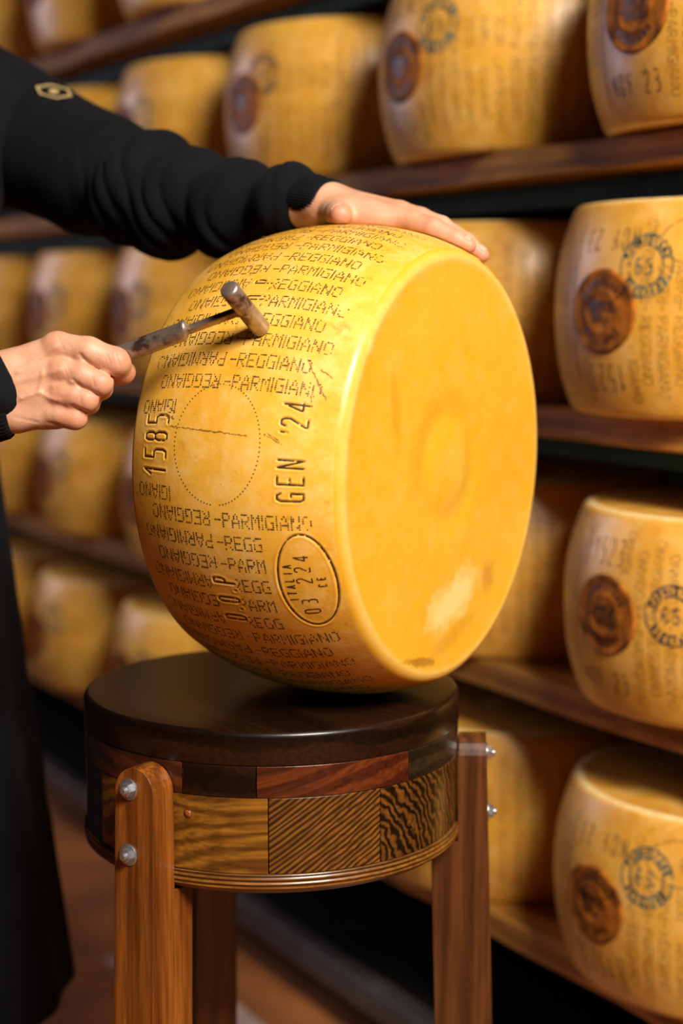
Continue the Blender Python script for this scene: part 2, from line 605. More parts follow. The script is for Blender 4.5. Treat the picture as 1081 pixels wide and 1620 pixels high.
def ribbons(polylines, width, h, off, step=0.003, drop=0.0, jitter=0.0):
    V, Q = [], []
    for pl in polylines:
        p = resample(pl, step)
        closed = math.hypot(p[0][0] - p[-1][0], p[0][1] - p[-1][1]) < 1e-6
        L = []
        for i, q in enumerate(p):
            a = p[i - 1] if i > 0 else (p[-2] if closed else p[0])
            c = p[i + 1] if i < len(p) - 1 else (p[1] if closed else p[-1])
            dx, dy = c[0] - a[0], c[1] - a[1]
            l = math.hypot(dx, dy) or 1
            w = width * (1 + jitter * random.uniform(-1, 1)) / 2
            L.append(((q[0] - dy / l * w, q[1] + dx / l * w), (q[0] + dy / l * w, q[1] - dx / l * w)))
        b = len(V)
        for s in L:
            V += [s[0], s[1]]
        for i in range(len(L) - 1):
            if random.random() < drop:
                continue
            Q.append((b + 2 * i, b + 2 * i + 1, b + 2 * i + 3, b + 2 * i + 2))
    V = np.array(V)
    return surf(V[:, 0], V[:, 1] / RB, h, off), np.array(Q)


def ellipse_pl(u, arc, su, sa, n=72, a0=0.0, a1=2 * PI):
    return [(u + su * math.cos(a0 + (a1 - a0) * k / n), arc + sa * math.sin(a0 + (a1 - a0) * k / n)) for k in range(n + 1)]


D2R = math.radians
ROWS = []          # (angle deg, right word, left word, right count)
P_, R_ = 'PARMIGIANO', 'REGGIANO'
for k in range(13):
    ROWS.append((21.9 + 5.25 * k, P_ if k % 2 == 0 else R_, R_ if k % 2 == 0 else P_, 10, 10))
cut = {0: 10, 1: 4, 2: 4, 3: 4, 4: 4, 5: 4}
for k in range(13):
    ROWS.append((-8.6 - 5.25 * k, P_ if k % 2 == 0 else R_, R_ if k % 2 == 0 else P_, cut.get(k, 10), 10))
IGI = [(15.9, 'IGIANO'), (-4.0, 'IGIANO')]


def dot_layout(h, dense, skip=()):
    """list of (u, arc, radius) for the pin-prick lettering"""
    s = h / 0.2225
    pts = []

    def word(txt, u0, th, sgn, n, fade0):
        cell, rowh = 0.00160 * s, 0.00195
        x = 0.0
        for i, ch in enumerate(txt[:n]):
            g_ = DOT[ch]
            x0 = x - (2 if ch == 'I' else 0) * cell
            x += (2.1 if ch == 'I' else 5 if ch == '-' else 6) * cell
            for r in range(7):
                for c in range(5):
                    if g_[r][c] == '1':
                        du = u0 + x0 + c * cell
                        dv = (3 - r) * rowh
                        if random.random() < fade0 + 0.40 * max(0, (i - 7) / 4):
                            continue
                        uu_, tt_ = sgn * du, th + sgn * dv / RB * 57.3
                        if -0.016 < uu_ < 0.0095 and (-36.5 < tt_ < -20.5 or 37 < tt_ < 52):
                            continue
                        pts.append((sgn * du, D2R(th) * RB + sgn * dv, 0.00086 * random.uniform(0.75, 1.15)))

    for th, rw, lw, nr, nl in ROWS:
        if any(a < th < b for a, b in skip):
            continue
        fade = 0.015 + 0.0018 * max(0, abs(th - 10) - 25)
        word('-' + rw, -0.001, th, 1, nr + 1, fade)
        word(lw, 0.0075 * s, th, -1, nl, fade)
    for th, w in IGI:
        word(w, 0.0515 * s, th, -1, 6, 0.02)
    for k in range(84):
        a = 2 * PI * k / 84
        if abs(math.cos(a)) < 0.14 and random.random() < 0.6:
            continue
        pts.append((-0.002 + 0.0445 * math.cos(a), D2R(7.9) * RB + 0.0525 * math.sin(a), 0.00075))
    return pts


def dots_mesh(name, pts, h, mat, parent, off=0.00012, sides=6):
    P = np.array(pts)
    N = len(P)
    ang = np.arange(sides) * 2 * PI / sides
    u = P[:, 0, None] + P[:, 2, None] * np.cos(ang)
    arc = P[:, 1, None] + P[:, 2, None] * np.sin(ang)
    V = surf(u.ravel(), arc.ravel() / RB, h, off)
    Q = np.arange(N * sides).reshape(N, sides)
    return mesh_np(name, V, Q[:, ::-1], mat, parent, False)


def rind_mesh(name, h, mat, parent, U, TH, disp=None):
    """body of revolution on a (u, theta) grid with flat faces closing in to the middle"""
    r = rad_at(U, h)
    uu, tt = np.meshgrid(U, TH, indexing='ij')
    off = disp(uu, tt) if disp is not None else np.zeros_like(uu)
    side = surf(uu.ravel(), tt.ravel(), h, off.ravel())
    nU, nT = uu.shape
    V = [side]
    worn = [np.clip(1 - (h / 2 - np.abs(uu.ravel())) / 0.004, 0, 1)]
    Q = []
    idx = np.arange(nU * nT).reshape(nU, nT)
    a, b = idx[:-1], idx[1:]
    Q.append(np.stack([a, b, np.roll(b, -1, 1), np.roll(a, -1, 1)], -1).reshape(-1, 4))
    base = nU * nT
    for top in (0, 1):
        r0 = r[-1] if top else r[0]
        rs = np.concatenate([r0 - np.array([0.002, 0.006, 0.014]), np.linspace(r0 - 0.025, 0.008, 26)])
        prev = idx[-1] if top else idx[0]
        for rr in rs:
            bumpz = -0.0018 - 0.0024 * np.exp(-((rr - 0.050) / 0.014) ** 2) + 0.0014 * np.exp(-(rr / 0.028) ** 2) + 0.0018 * np.exp(-(r0 - rr) / 0.02)
            zz = (h / 2 + bumpz + 0.0003 * np.cos(TH * 2 + 1) * np.sin(PI * rr / r0)) * (1 if top else -1)
            ring = np.stack([rr * np.cos(TH), -rr * np.sin(TH), zz * np.ones_like(TH)], -1)
            V.append(ring)
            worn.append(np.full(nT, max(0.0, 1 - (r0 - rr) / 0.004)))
            cur = np.arange(base, base + nT)
            base += nT
            q = [prev, cur, np.roll(cur, -1), np.roll(prev, -1)]
            if not top:
                q = q[::-1]
            Q.append(np.stack(q, -1))
            prev = cur
        V.append(np.array([[0, 0, zz.mean() * 1.0]]))
        worn.append(np.zeros(1))
        c = np.full(nT, base)
        base += 1
        q = [prev, c, c, np.roll(prev, -1)]
        tri = np.stack([prev, c, np.roll(prev, -1)], -1)
        if not top:
            tri = tri[:, ::-1]
        Q.append(('tri', tri))
    VV = np.concatenate(V)
    quads = np.concatenate([q for q in Q if not isinstance(q, tuple)])
    tris = np.concatenate([q[1] for q in Q if isinstance(q, tuple)])
    me = bpy.data.meshes.new(name)
    me.vertices.add(len(VV))
    me.vertices.foreach_set('co', VV.astype(np.float32).ravel())
    nl = quads.size + tris.size
    me.loops.add(nl)
    me.loops.foreach_set('vertex_index', np.concatenate([quads.ravel(), tris.ravel()]).astype(np.int32))
    me.polygons.add(len(quads) + len(tris))
    st = np.concatenate([np.arange(0, quads.size, 4), quads.size + np.arange(0, tris.size, 3)]).astype(np.int32)
    me.polygons.foreach_set('loop_start', st)
    me.update(calc_edges=True)
    me.validate()
    me.polygons.foreach_set('use_smooth', [True] * len(me.polygons))
    at_ = me.attributes.new('worn', 'FLOAT', 'POINT')  # edge mask for wear and the painted rim highlight
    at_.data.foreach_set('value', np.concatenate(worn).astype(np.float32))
    me.materials.append(mat)
    return link(bpy.data.objects.new(name, me), parent)


def stroke_disp(strokes, depth, sigma):
    segs = []
    for pl in strokes:
        for a, b in zip(pl[:-1], pl[1:]):
            segs.append((a, b))

    def f(uu, tt):
        arc = tt * RB
        D = np.full(uu.shape, 1.0)
        us, ts = uu[:, 0], arc[0]
        for a, b in segs:
            m = 4 * sigma
            i0, i1 = np.searchsorted(us, [min(a[0], b[0]) - m, max(a[0], b[0]) + m])
            j = np.where((ts > min(a[1], b[1]) - m) & (ts < max(a[1], b[1]) + m))[0]
            if i1 <= i0 or len(j) == 0:
                continue
            j0, j1 = j[0], j[-1] + 1
            x, y = uu[i0:i1, j0:j1] - a[0], arc[i0:i1, j0:j1] - a[1]
            dx, dy = b[0] - a[0], b[1] - a[1]
            l2 = dx * dx + dy * dy + 1e-12
            t = np.clip((x * dx + y * dy) / l2, 0, 1)
            d = np.hypot(x - t * dx, y - t * dy)
            D[i0:i1, j0:j1] = np.minimum(D[i0:i1, j0:j1], d)
        groove = -depth * np.exp(-(D / sigma) ** 2)
        lip = 0.28 * depth * np.exp(-((D - 2.3 * sigma) / sigma) ** 2)
        return groove + lip
    return f


# ------------------------------------------------------------------ the big wheel on the stool
AX = np.array([0.85840321, -0.51268715, -0.01719915])
E1 = np.array([-0.512763, -0.8585302, 0.0])
E2 = np.array([0.01476599, -0.00881909, 0.99985208])
WC = np.array([0.0071, 1.5897, 1.0025])
WH = 0.2221
WM = rot_rows(E1, -E2, AX, WC)

M_dots = simple('pricked_brown_lettering', (0.050, 0.020, 0.005), 0.6, 0, 0.4, 200)
M_stamp = simple('stamped_brown_line', (0.045, 0.02, 0.006), 0.6, 0, 0.4, 120)
M_crack = simple('brown_crack', (0.28, 0.115, 0.012), 0.7, 0, 0.3, 120)
FACE_BLOBS += [
    (0.0, 0.0, 0.8, 0.8, 0.0, 0.75, (0.69, 0.350, 0.010), 12, 0.2),
    # x = towards the camera on the face, y = downwards
    (-0.016, 0.127, 0.088, 0.036, 0.35, 0.75, (0.86, 0.62, 0.26), 40, 0.25),
    (-0.018, -0.006, 0.036, 0.040, 0.0, 0.45, (0.85, 0.55, 0.10), 18, 0.30),
    (0.105, -0.060, 0.012, 0.065, 0.15, 0.6, (0.56, 0.27, 0.010), 60, 0.25),
    (0.050, 0.177, 0.052, 0.007, -0.17, 0.8, (0.30, 0.13, 0.01), 60, 0.2),
    (-0.090, 0.115, 0.022, 0.026, 0.8, 0.6, (0.42, 0.19, 0.02), 80, 0.25),
    (-0.010, 0.165, 0.090, 0.014, 0.30, 0.4, (0.46, 0.21, 0.015), 60, 0.25),
    (-0.018, -0.006, 0.062, 0.075, 0.0, 0.30, (0.68, 0.36, 0.010), 22, 0.30),
    (-0.085, -0.05, 0.03, 0.12, 0.1, 0.3, (0.70, 0.37, 0.010), 30, 0.35),
]
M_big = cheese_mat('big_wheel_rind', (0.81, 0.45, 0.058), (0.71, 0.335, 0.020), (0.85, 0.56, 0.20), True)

STAMPS = {
    'number_stamp': text_strokes('1585', -0.0575, D2R(-0.3), 0.0285, 0.0158, -1, 0.47),
    'month_stamp': text_strokes("GEN", 0.0815, D2R(-3.8), 0.0225, 0.0146, -1, 0.56),
    'year_stamp': text_strokes("'24", 0.0815, D2R(-3.8) + 0.0584 / RB, 0.0225, 0.0146, -1, 0.56),
    'lower_dop_mark': text_strokes('D.O.P', 0.0070, D2R(-34.6), 0.0215, 0.0135, -1, 0.42, 0.0),
    'upper_dop_mark': text_strokes('D.O.P', 0.0075, D2R(38.0), 0.0185, 0.0135, -1, 0.42, 0.0),
    'oval_stamp': [ellipse_pl(0.0765, D2R(-23.4) * RB, 0.0245, 0.0475, 84)]
    + text_strokes('ITALIA', 0.0660, D2R(-28.0), 0.0078, 0.0068, -1, 0.62)
    + text_strokes('03 224', 0.0815, D2R(-31.9), 0.0130, 0.0112, -1, 0.62)
    + text_strokes('CE', 0.0925, D2R(-24.6), 0.0065, 0.0072, -1, 0.62),
}


def grid_TH(dense0, dense1, step, coarse):
    a = np.arange(D2R(dense0), D2R(dense1), step)
    n = int((2 * PI - (a[-1] - a[0])) / coarse)
    b = np.linspace(a[-1], a[0] + 2 * PI, n + 1)[1:-1]
    return np.concatenate([a, b])


bw = thing('cheese_round', 'huge cheese wheel standing on edge on the wooden stool, side stamped GEN 24', 'cheese', (0, 0, 0))
bw.matrix_world = WM
U = np.concatenate([-WH / 2 + BEV * (1 - np.cos(np.linspace(0, PI / 2, 8))), np.arange(-WH / 2 + BEV + 0.0008, WH / 2 - BEV - 0.0004, 0.0008),
                    WH / 2 - BEV * (1 - np.cos(np.linspace(PI / 2, 0, 8)))])
TH = grid_TH(-40, 52, 0.0008 / RB, D2R(1.4))
allst = [pl for k_, s in STAMPS.items() for pl in (s[:1] if k_ == 'oval_stamp' else s)]
flat_ = [pl for pl in STAMPS['oval_stamp'][1:]]
STAMPS['oval_stamp'] = STAMPS['oval_stamp'][:1]
dz = stroke_disp(allst, 0.0010, 0.00100)


def big_disp(uu, tt):
    wob = 0.0009 * np.sin(tt * 3 + uu * 30) + 0.0006 * np.sin(tt * 7 - uu * 60)
    edge = np.clip((WH / 2 - np.abs(uu)) / 0.02, 0, 1)
    # ghost of the pressed rectangles round the stamps
    return dz(uu, tt) + wob * edge * 0


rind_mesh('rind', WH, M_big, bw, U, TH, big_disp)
dots_mesh('dotted_lettering', dot_layout(WH, True), WH, M_dots, bw)
for nm, s in STAMPS.items():
    wdt = 0.0012 if nm == 'oval_stamp' else 0.0016
    V, Q = ribbons(s, wdt, WH, -0.0010 + 0.00055, 0.0022, 0.05 if 'dop' not in nm else 0.2, 0.35)
    mesh_np(nm, V, Q, M_stamp, bw, False)
V, Q = ribbons(flat_, 0.0012, WH, 0.00016, 0.0022, 0.03, 0.3)
mesh_np('oval_lettering', V, Q, M_stamp, bw, False)
cr = []


def wander(u0, a0, u1, a1, amp, n):
    return [(u0 + (u1 - u0) * k / n + random.uniform(-1, 1) * amp * 0.3, (D2R(a0) + (D2R(a1) - D2R(a0)) * k / n) * RB + random.uniform(-1, 1) * amp) for k in range(n + 1)]


cr.append(wander(-0.055, 11.3, 0.03, 10.2, 0.0006, 30))
cr.append(wander(0.045, 10.8, 0.062, 9.0, 0.0008, 8))
cr.append(wander(0.048, 11.2, 0.06, 9.6, 0.0006, 6))
cr.append(wander(-0.068, 14.3, -0.05, 12.9, 0.0006, 8))
cr.append(wander(-0.066, 12.8, -0.052, 13.6, 0.0006, 8))
cr.append(wander(-0.058, 15.5, -0.050, 14.5, 0.0006, 6))
cr.append(wander(0.07, 29, 0.093, 20, 0.0010, 16))
cr.append(wander(0.083, 27, 0.094, 25.5, 0.0008, 8))
cr.append(wander(0.080, 20.5, 0.084, 17.5, 0.0008, 6))
for c_ in cr:
    V, Q = ribbons([c_], 0.0009, WH, 0.00014, 0.0015, 0.06, 0.8)
    mesh_np('surface_crack', V, Q, M_crack, bw, False)

# ------------------------------------------------------------------ wheels on the rack
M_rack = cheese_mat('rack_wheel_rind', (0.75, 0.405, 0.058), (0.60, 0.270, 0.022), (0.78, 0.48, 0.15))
M_fdots = simple('faded_brown_lettering', (0.13, 0.052, 0.012), 0.6, 0, 0.4, 200)
M_fstamp = simple('faded_stamp_line', (0.11, 0.045, 0.012), 0.6, 0, 0.4, 120)
M_seal = simple('dark_casein', (0.27, 0.085, 0.008), 0.65, 0, 0.75, 55, 0.0006, 0.0)
M_seal.node_tree.nodes['Principled BSDF'].inputs['Specular IOR Level'].default_value = 0.12
M_seal_l = simple('casein_lettering', (0.030, 0.010, 0.004), 0.4, 0, 0.3, 55)
M_ink = simple('blue_green_ink', (0.012, 0.075, 0.085), 0.6, 0, 0.9, 60)
M_ink2 = simple('navy_ink', (0.012, 0.020, 0.050), 0.6, 0, 0.9, 60)
HS = 0.2375
U2 = np.concatenate([-HS / 2 + BEV * (1 - np.cos(np.linspace(0, PI / 2, 7))), np.linspace(-HS / 2 + BEV, HS / 2 - BEV, 44)[1:-1],
                     HS / 2 - BEV * (1 - np.cos(np.linspace(PI / 2, 0, 7)))])
TH2 = np.linspace(0, 2 * PI, 180, endpoint=False)


def seal_geo(h, th_c, off0=0.0009):
    """round casein plate pressed on the rind: raised rim, ring, field"""
    R0 = 0.0465
    prof = [(0.0, off0 * 0.8), (0.010, off0 * 0.9), (0.0215, off0 * 0.9), (0.0235, off0 * 1.7), (0.0255, off0 * 0.9), (0.040, off0 * 0.9), (0.0425, off0 * 2.1),
            (0.0452, off0 * 2.1), (R0, off0 * 0.6), (R0 + 0.0008, -0.0006)]
    V, Q = [], []
    n = 64
    for r, o_ in prof:
        a = np.arange(n) * 2 * PI / n
        V.append(surf(r * np.cos(a) - 0.002, th_c + 1.12 * r * np.sin(a) / RB, h, o_))
    for i in range(len(prof) - 1):
        for k in range(n):
            k2 = (k + 1) % n
            Q.append((i * n + k, (i + 1) * n + k, (i + 1) * n + k2, i * n + k2))
    return np.concatenate(V), np.array(Q)[:, ::-1]


def arc_text(txt, uc, ac, R, size, a_mid, dirn, spread, flip):
    """letters round a circle; flip = +1 heads outwards, -1 heads inwards. Frame: X = text right, Y = up of an upright wheel"""
    out = []
    n = len(txt)
    for i, ch in enumerate(txt):
        a = a_mid + dirn * spread * ((i + 0.5) / n - 0.5)
        for pl in STROKE[ch]:
            q = []
            for px, py in pl:
                x, y = (px - 0.31) * size * 0.75, (py - 0.5) * size * flip
                rr = R + y
                aa = a - (x / R) * (1 if flip > 0 else -1)
                q.append((rr * math.cos(aa), rr * math.sin(aa)))
            out.append(q)
    return out


def to_wheel(pls, uc, ac, up):
    """upright X/Y drawing to (u, arc); up=-1 for wheels whose local axis points down"""
    return [[(uc + up * y, ac - up * x) for x, y in pl] for pl in pls]


def straight(txt, x0, y0, size, adv):
    out = []
    for i, ch in enumerate(txt):
        for pl in STROKE[ch]:
            out.append([(x0 + i * adv + px * size * 0.72, y0 + py * size) for px, py in pl])
    return out


def seal_text():
    s = arc_text('PARMIGIANO', 0, 0, 0.0330, 0.0088, PI / 2, -1, 2.3, 1)
    s += arc_text('REGGIANO', 0, 0, 0.0330, 0.0088, -PI / 2, 1, 1.9, -1)
    s += straight('CONSORZIO', -0.0185, 0.0035, 0.0075, 0.0042)
    s += straight('TUTELA', -0.0135, -0.0115, 0.0085, 0.0047)
    s += [[(-0.022, 0.0005), (0.022, 0.0005)]]
    return s


def ink_text(num):
    s = [ellipse_pl(0, 0, 0.0335, 0.0335, 60), ellipse_pl(0, 0, 0.0220, 0.0220, 48)]
    s += arc_text('PARMIGIANO', 0, 0, 0.0278, 0.0072, PI / 2, -1, 2.6, 1)
    s += arc_text('REGGIANO', 0, 0, 0.0278, 0.0072, -PI / 2, 1, 2.2, -1)
    s += straight(num, -0.0125, -0.0085, 0.0165, 0.0135)
    return s


DOT_PTS = dot_layout(HS, False, skip=((85, 200),))
shared = {}


def shared_mesh(key, maker):
    if key not in shared:
        o = maker()
        me = o.data
        bpy.data.objects.remove(o)
        shared[key] = me
    return shared[key]


def inst(name, key, maker, parent):
    return link(bpy.data.objects.new(name, shared_mesh(key, maker)), parent)


def rib_maker(pls, w, off, mat, drop=0.06, step=0.004):
    def f():
        V, Q = ribbons(pls, w, HS, off, step, drop, 0.3)
        return mesh_np('tmp', V, Q, mat, None, False)
    return f


SEAL_TH = D2R(7.9)


def rack_wheel(label, t, n, z, flip, jit, ink, date, number, marks=True, oval=False, hs=1.0, group=None):
    """flip False: stamped date at the lower edge; True: wheel turned over. ink = (dx, dy, number) from the seal or None"""
    w = thing('cheese_round', label, 'cheese', (0, 0, 0), group)
    base = rack(n, t, z + 0.0005 + HS * hs / 2)
    psi = D2R(-150) + (-SEAL_TH if not flip else SEAL_TH) + D2R(jit)
    w.location = base
    w.rotation_euler = (0 if flip else PI, 0, psi)
    w.scale = (1, 1, hs)
    up = 1 if flip else -1
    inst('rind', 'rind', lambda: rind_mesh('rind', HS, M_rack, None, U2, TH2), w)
    if marks:
        inst('dotted_lettering', 'dots', lambda: dots_mesh('dots', DOT_PTS, HS, M_fdots, None, 0.0002, 5), w)
    sl = inst('casein_seal', 'seal', lambda: mesh_np('seal', *seal_geo(HS, SEAL_TH), M_seal, None), w)
    inst('seal_lettering', 'sealtext%d' % up, rib_maker(to_wheel(seal_text(), -0.002, SEAL_TH * RB, up), 0.0016, 0.00115, M_seal_l, 0.05, 0.003), sl)
    if ink:
        dx, dy, num = ink
        uc, ac = -0.002 + up * dy, SEAL_TH * RB - up * dx
        key = 'ink%s%d%.3f%.3f' % (num, up, dx, dy)
        inst('ink_stamp', key, rib_maker(to_wheel(ink_text(num), uc, ac, up), 0.0021, 0.0005, M_ink2 if dx > 0.09 or dx < 0.06 else M_ink, 0.14, 0.003), w)
    if date:
        for i_, wd in enumerate(date.split(' ')):
            inst(('month_stamp', 'year_stamp')[i_], 'date' + wd, rib_maker(text_strokes(wd, 0.0865, D2R(-4.5) + i_ * 0.060 / RB, 0.0225, 0.0150, -1, 0.56), 0.0019, 0.0002, M_fstamp), w)
    if number:
        inst('number_stamp', 'num' + number, rib_maker(text_strokes(number, -0.0605, D2R(-0.3), 0.0285, 0.0158, -1, 0.47), 0.0017, 0.0002, M_fstamp), w)
    if oval:
        pl = [ellipse_pl(0.072, D2R(-23.4) * RB, 0.0250, 0.0450, 64)] + text_strokes('78', 0.079, D2R(-27), 0.0150, 0.0112, -1, 0.62)
        inst('oval_stamp', 'oval', rib_maker(pl, 0.0011, 0.0003, M_fstamp), w)
    return w


ZA, ZB, ZC, ZD, ZT = (SHELF_Z[k] for k in 'ABCDT')
GA, GB, GC, GD, GT = ('cheese wheels on the %s' % s for s in (
    'second shelf from the top', 'third shelf from the top', 'fourth shelf from the top', 'lowest shelf', 'topmost shelf'))
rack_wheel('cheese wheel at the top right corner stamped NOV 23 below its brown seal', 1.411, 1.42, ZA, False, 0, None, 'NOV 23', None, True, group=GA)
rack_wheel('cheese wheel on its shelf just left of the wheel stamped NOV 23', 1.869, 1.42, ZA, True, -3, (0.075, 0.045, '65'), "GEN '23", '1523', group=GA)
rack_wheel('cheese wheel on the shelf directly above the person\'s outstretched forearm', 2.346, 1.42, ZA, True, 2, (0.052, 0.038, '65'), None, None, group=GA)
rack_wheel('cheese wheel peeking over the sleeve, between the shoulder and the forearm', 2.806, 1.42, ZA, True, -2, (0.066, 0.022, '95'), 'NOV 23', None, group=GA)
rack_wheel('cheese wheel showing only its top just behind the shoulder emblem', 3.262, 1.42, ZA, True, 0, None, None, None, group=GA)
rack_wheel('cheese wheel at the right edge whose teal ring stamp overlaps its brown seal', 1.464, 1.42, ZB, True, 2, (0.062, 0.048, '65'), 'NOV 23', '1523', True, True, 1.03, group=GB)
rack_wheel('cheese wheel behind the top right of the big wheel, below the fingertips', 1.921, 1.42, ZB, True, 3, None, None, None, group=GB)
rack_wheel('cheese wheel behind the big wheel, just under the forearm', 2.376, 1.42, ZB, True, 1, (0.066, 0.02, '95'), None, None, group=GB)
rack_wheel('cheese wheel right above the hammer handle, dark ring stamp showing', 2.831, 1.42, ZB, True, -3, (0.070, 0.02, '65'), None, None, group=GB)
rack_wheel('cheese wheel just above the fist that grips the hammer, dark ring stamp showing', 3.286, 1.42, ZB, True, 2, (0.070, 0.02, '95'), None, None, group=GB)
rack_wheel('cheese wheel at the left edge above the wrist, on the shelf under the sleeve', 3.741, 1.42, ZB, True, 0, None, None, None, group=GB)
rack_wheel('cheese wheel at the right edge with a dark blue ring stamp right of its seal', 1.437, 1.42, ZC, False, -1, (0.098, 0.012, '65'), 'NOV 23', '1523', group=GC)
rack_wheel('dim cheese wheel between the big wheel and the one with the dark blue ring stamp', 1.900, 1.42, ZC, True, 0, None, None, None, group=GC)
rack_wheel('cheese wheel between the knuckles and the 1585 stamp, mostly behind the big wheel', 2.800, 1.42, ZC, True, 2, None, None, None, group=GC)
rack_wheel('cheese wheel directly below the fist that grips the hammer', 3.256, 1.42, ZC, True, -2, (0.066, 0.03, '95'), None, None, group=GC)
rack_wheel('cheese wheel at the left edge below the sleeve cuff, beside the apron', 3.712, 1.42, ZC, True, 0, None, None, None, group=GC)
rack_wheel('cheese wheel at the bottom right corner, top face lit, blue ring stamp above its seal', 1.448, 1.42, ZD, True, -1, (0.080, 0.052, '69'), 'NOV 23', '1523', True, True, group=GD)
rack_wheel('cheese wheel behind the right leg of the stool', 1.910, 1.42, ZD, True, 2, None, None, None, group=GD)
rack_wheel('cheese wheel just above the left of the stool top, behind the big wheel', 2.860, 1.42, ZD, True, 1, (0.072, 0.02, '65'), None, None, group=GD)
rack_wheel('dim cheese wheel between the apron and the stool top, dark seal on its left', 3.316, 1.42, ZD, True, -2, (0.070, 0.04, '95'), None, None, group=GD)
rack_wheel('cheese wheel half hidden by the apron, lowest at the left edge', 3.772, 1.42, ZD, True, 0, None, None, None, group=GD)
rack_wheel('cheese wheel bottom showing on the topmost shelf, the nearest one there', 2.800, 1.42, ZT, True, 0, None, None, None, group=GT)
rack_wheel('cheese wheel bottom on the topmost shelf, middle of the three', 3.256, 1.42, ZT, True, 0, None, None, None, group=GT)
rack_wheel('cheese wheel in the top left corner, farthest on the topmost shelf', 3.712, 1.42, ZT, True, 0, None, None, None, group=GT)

# ------------------------------------------------------------------ the stool
SC = np.array([-0.069, 1.6004, 0.0])
st = thing('stool', 'round dark wooden stool of laminated blocks on three bolted legs under the big cheese wheel', 'stool', tuple(SC))
ZTOP = 0.7772
M_top = wood('dark_stained_top', (0.0075, 0.0026, 0.0014), (0.021, 0.0068, 0.0030), rot=(0, 0, 0.9), scale=9, stretch=0.1, distort=5, rough=0.32, coat=0.12)
M_top.node_tree.nodes['Principled BSDF'].inputs['Specular IOR Level'].default_value = 0.3
M_mahog = wood('red_mahogany', (0.055, 0.010, 0.003), (0.110, 0.022, 0.005), rot=(0, 0.25, 0), scale=16, stretch=0.12, distort=6, rough=0.3, coat=0.5)
M_mahog2 = wood('brown_mahogany', (0.045, 0.010, 0.003), (0.10, 0.022, 0.006), rot=(0, -0.2, 0.3), scale=16, stretch=0.1, distort=5, rough=0.3, coat=0.5)
M_walnut = wood('black_walnut', (0.010, 0.005, 0.003), (0.026, 0.012, 0.006), scale=14, stretch=0.1, distort=4, rough=0.32, coat=0.5)
M_olive = wood('dark_olive_block', (0.012, 0.0065, 0.0025), (0.028, 0.016, 0.006), scale=14, stretch=0.1, distort=4, rough=0.36, coat=0.2)
M_pine = wood('honey_pine', (0.125, 0.044, 0.005), (0.270, 0.108, 0.012), rot=(0, 0.04, 0), scale=20, stretch=0.22, distort=11, rough=0.3, coat=0.3, sharp=(0.05, 0.8), loc=(0.02, 0, 0))
M_wenge = wood('striped_wenge', (0.030, 0.010, 0.003), (0.190, 0.072, 0.010), rot=(0, 0.62, 0), scale=70, stretch=0.14, distort=4.5, rough=0.3, coat=0.3, sharp=(0.1, 0.9))
M_zebra = wood('bold_swirled_block', (0.014, 0.005, 0.002), (0.165, 0.060, 0.009), scale=44, stretch=1.0, distort=9, rough=0.3, coat=0.3, ring=True, sharp=(0.2, 0.9), loc=(-0.050, 0.15, -0.635))
M_ply = wood('plywood_edge', (0.055, 0.018, 0.003), (0.24, 0.090, 0.012), scale=75, stretch=0.02, distort=0.6, rough=0.35, coat=0.4, sharp=(0.3, 0.7))
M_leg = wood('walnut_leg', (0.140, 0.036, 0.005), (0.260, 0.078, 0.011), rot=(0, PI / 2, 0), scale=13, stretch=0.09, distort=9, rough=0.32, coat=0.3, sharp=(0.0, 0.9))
M_bolt = simple('zinc_plated_steel', (0.50, 0.52, 0.56), 0.33, 0.92, 0.2, 90)
RS = 0.1855

g = Geo()
pr = [(RS - 0.0008, ZTOP - 0.0312), (RS, ZTOP - 0.0300)]
for k in range(7):
    a = PI / 2 * k / 6
    pr.append((RS - 0.006 * (1 - math.cos(a)), ZTOP - 0.006 + 0.006 * math.sin(a)))
pr += [(RS - 0.03, ZTOP), (0.06, ZTOP)]
g.lathe([(0.02, ZTOP - 0.0312)] + pr + [(0.02, ZTOP)], 160)
o = g.build('seat_top', M_top, st, True)


def sector(a0, a1, z0, z1, r0, r1, name, mat):
    """block of the drum between two bearings (degrees, 0 = towards the camera, + = right)"""
    n = max(3, int(abs(a1 - a0) / 2.5))
    vs = []
    for k in range(n + 1):
        a = D2R(a0 + 0.12 + (a1 - a0 - 0.24) * k / n)
        s, c = math.sin(a), -math.cos(a)
        vs += [(r0 * s, r0 * c, z0), (r1 * s, r1 * c, z0), (r1 * s, r1 * c, z1), (r0 * s, r0 * c, z1)]
    fs = []
    for k in range(n):
        for j in range(4):
            j2 = (j + 1) % 4
            fs.append((k * 4 + j, (k + 1) * 4 + j, (k + 1) * 4 + j2, k * 4 + j2))
    fs += [(0, 1, 2, 3), (n * 4 + 3, n * 4 + 2, n * 4 + 1, n * 4)]
    gg = Geo()
    gg.add(vs, fs)
    return gg.build(name, mat, st, False, 0.0007, 2)


